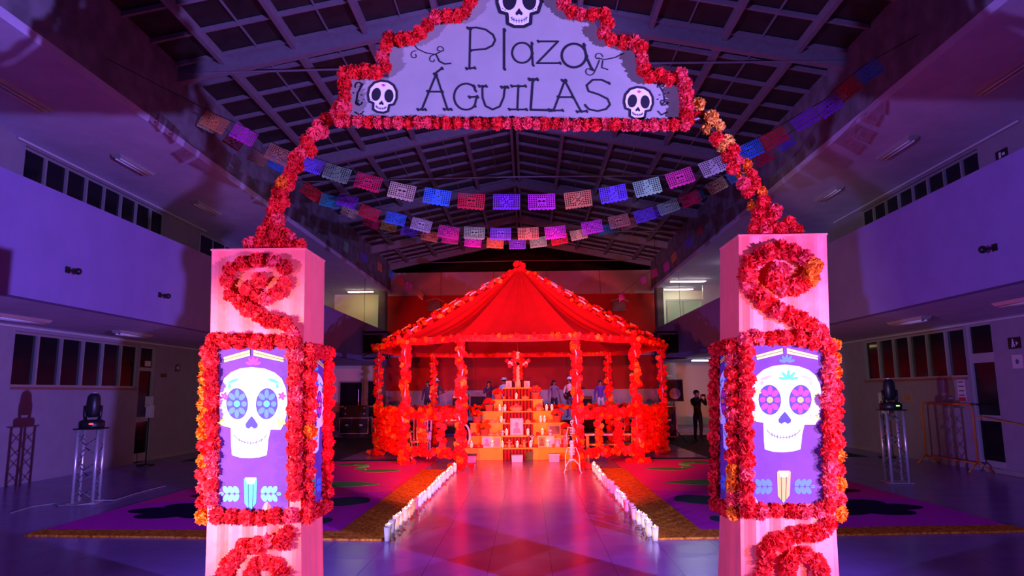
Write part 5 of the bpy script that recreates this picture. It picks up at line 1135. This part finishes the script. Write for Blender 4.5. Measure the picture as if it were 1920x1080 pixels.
# ------------------------------------------------------------------ far corners: door frames, cases, speakers, frames
def doorway(c, w, h, nm, ax='x', glass=M_GLASS):
    d = .08; r = struct(MB().bx(c.x-w/2-d, c.x-w/2, c.y-.08, c.y, 0, h+d).bx(c.x+w/2, c.x+w/2+d, c.y-.08, c.y, 0, h+d).bx(c.x-w/2, c.x+w/2, c.y-.08, c.y, h, h+d).build(nm, M_ALU))
    MB().bx(c.x-w/2, c.x+w/2, c.y-.05, c.y-.03, .03, 1.0).build('lower_panel', M_BLACK, r); MB().bx(c.x-w/2, c.x+w/2, c.y-.05, c.y-.03, 1.08, h).build('glass_pane', glass, r); MB().bx(c.x-w/2, c.x+w/2, c.y-.07, c.y-.01, 1.0, 1.08).build('cross_bar', M_ALU, r); MB().tube([(c.x+w*.36, c.y-.10, .9), (c.x+w*.36, c.y-.10, 1.9)], .02, 8).build('handle', M_CHROME, r)
doorway(Vector((-9.0, YB, 0)), 1.1, 2.25, 'door_3'); doorway(Vector((-7.75, YB, 0)), .75, 2.3, 'door_4'); doorway(Vector((7.0, YB, 0)), .6, 2.4, 'door_5', glass=C_PALE)
def case(g, w, d, h, lab):
    r = thing('flight_case', lab, 'case', g); MB().box(g+Z(.10+h/2), (w, d, h)).build('case_body', M_BLACK, r)
    b = MB()
    for sx in (-1, 1):
        for sy in (-1, 1): b.box(g+Vector((sx*w/2, sy*d/2, .10+h/2)), (.03, .03, h))
    for z in (.11, .10+h): b.box(g+Vector((0, -d/2, z)), (w, .03, .03)).box(g+Vector((0, d/2, z)), (w, .03, .03))
    b.build('edge_trim', M_ALU, r)
    for sx in (-1, 1):
        for sy in (-1, 1): MB().lathe(g+Vector((sx*w*.4, sy*d*.35, 0)), [(.02, 0), (.045, .01), (.045, .09), (.02, .10)], 8).build('castor', M_BLACK, r)
    for sx in (-1, 1): MB().box(g+Vector((sx*w*.25, -d/2-.012, .10+h*.55)), (.12, .02, .07)).build('handle', M_CHROME, r)
g = ground(667, 817); g.z = 0; case(g, 1.15, .7, .62, 'black flight case on castors at the far left')
r = thing('mixer_rack', 'small rack of stage gear on top of the flight case', 'equipment', g+Z(.735)); MB().box(g+Z(.735+.24), (.9, .5, .47)).build('rack_body', M_BLACK, r)
for k, (sx, z) in enumerate(((-.38, .15), (.38, .15), (-.38, .38), (.38, .38))): MB().ball(g+Vector((sx, -.26, .735+z)), .04, 8, 6).build('corner_fitting', M_CHROME, r)
def pa(g, h0, lab, lab2):
    r = thing('speaker_stand', lab2, 'stand', g)
    MB().tube([g+Z(.25), g+Z(h0)], .02, 8).build('pole', M_BLACK, r)
    for k in range(3):
        a = k*2*PI/3+.4; MB().tube([g+Vector((.45*math.cos(a), .45*math.sin(a), .01)), g+Z(.45)], .014, 6).build('leg', M_BLACK, r)
    r = thing('loudspeaker', lab, 'speaker', g+Z(h0+.005)); MB().box(g+Z(h0+.355), (.55, .42, .70), 0, .96).build('cabinet', M_BLACK, r); MB().box(g+Vector((0, -.215, h0+.355)), (.47, .015, .6)).build('grille', M_BLKCLOTH, r); MB().lathe(g+Vector((0, -.22, h0+.25)), [(.18, 0), (.18, .01), (.15, .012), (0, .004)], 16, Matrix.Rotation(PI/2, 3, 'X')).build('cone', M_FASC, r)
pa(ground(1267, 832), 1.35, 'black loudspeaker on a stand right of the gazebo', 'tripod stand under the right hand loudspeaker')
g = ground(1278, 832); g = Vector((g.x-.25, g.y+2.2, 0)); case(g, 1.0, .8, 1.05, 'tall dark flight case behind the right loudspeaker stand')
def hung(c, lab):
    r = thing('hanging_loudspeaker', lab, 'speaker', c); w, h, d = .62, 1.15, .5; b = MB()
    for sx in (-1, 1):
        for sy in (-1, 1): b.tube([c+Vector((sx*w, sy*d/2, 0)), c+Vector((sx*w, sy*d/2, h))], .03, 6)
    for z in (0, h):
        for sy in (-1, 1): b.tube([c+Vector((-w, sy*d/2, z)), c+Vector((w, sy*d/2, z))], .03, 6)
        for sx in (-1, 1): b.tube([c+Vector((sx*w, -d/2, z)), c+Vector((sx*w, d/2, z))], .03, 6)
    b.tube([c+Vector((-w, -d/2, 0)), c+Vector((w, -d/2, h*.5))], .02, 6).build('cage', M_BLACK, r)
    MB().box(c+Vector((-.05, 0, h*.55)), (.8, .42, .8)).build('speaker_box', M_BLACK, r); MB().box(c+Vector((-.05, -.22, h*.55)), (.7, .02, .7)).build('grille', M_BLKCLOTH, r)
    for sx in (-1, 1): MB().tube([c+Vector((sx*.5, 0, h)), c+Vector((sx*.5, 0, 8.4))], .010, 5).build('hanging_cable', M_BLACK, r)
hung(at(1258, 672, 30.0), 'black caged loudspeaker hung at the right of the stage'); hung(at(702, 672, 30.0), 'black caged loudspeaker hung at the left of the stage')
# dark green carpet at the back of the hall, around the gazebo
for (x0, x1, nm) in ((-9.0, -4.9, 'left'), (4.6, 8.6, 'right')):
    tag(MB().bx(x0, x1, 18.0, 27.0, -.004, .006).build('floor_carpet', mat('dark_green_carpet', (.01, .045, .04), .95, noise=.3, nscale=40)), f'dark green carpet strip on the floor {nm} of the gazebo', 'carpet')
# rear rafters' far lamp boxes above the red wall
for (px, lab) in ((815, 'dark wall lantern on the upper red wall, left of the canopy'), (1160, 'dark wall lantern on the upper red wall, right of the canopy')):
    c = at(px, 575, YB-.2); r = thing('wall_lantern', lab, 'lantern', c); MB().box(c, (.7, .3, .5), 0, .8).build('lantern_box', M_FASC, r); MB().tube([c+Vector((-.4, -.1, .3)), c+Vector((.1, -.15, .42)), c+Vector((.5, -.1, .25))], .03, 6).build('bracket', M_ALU, r)
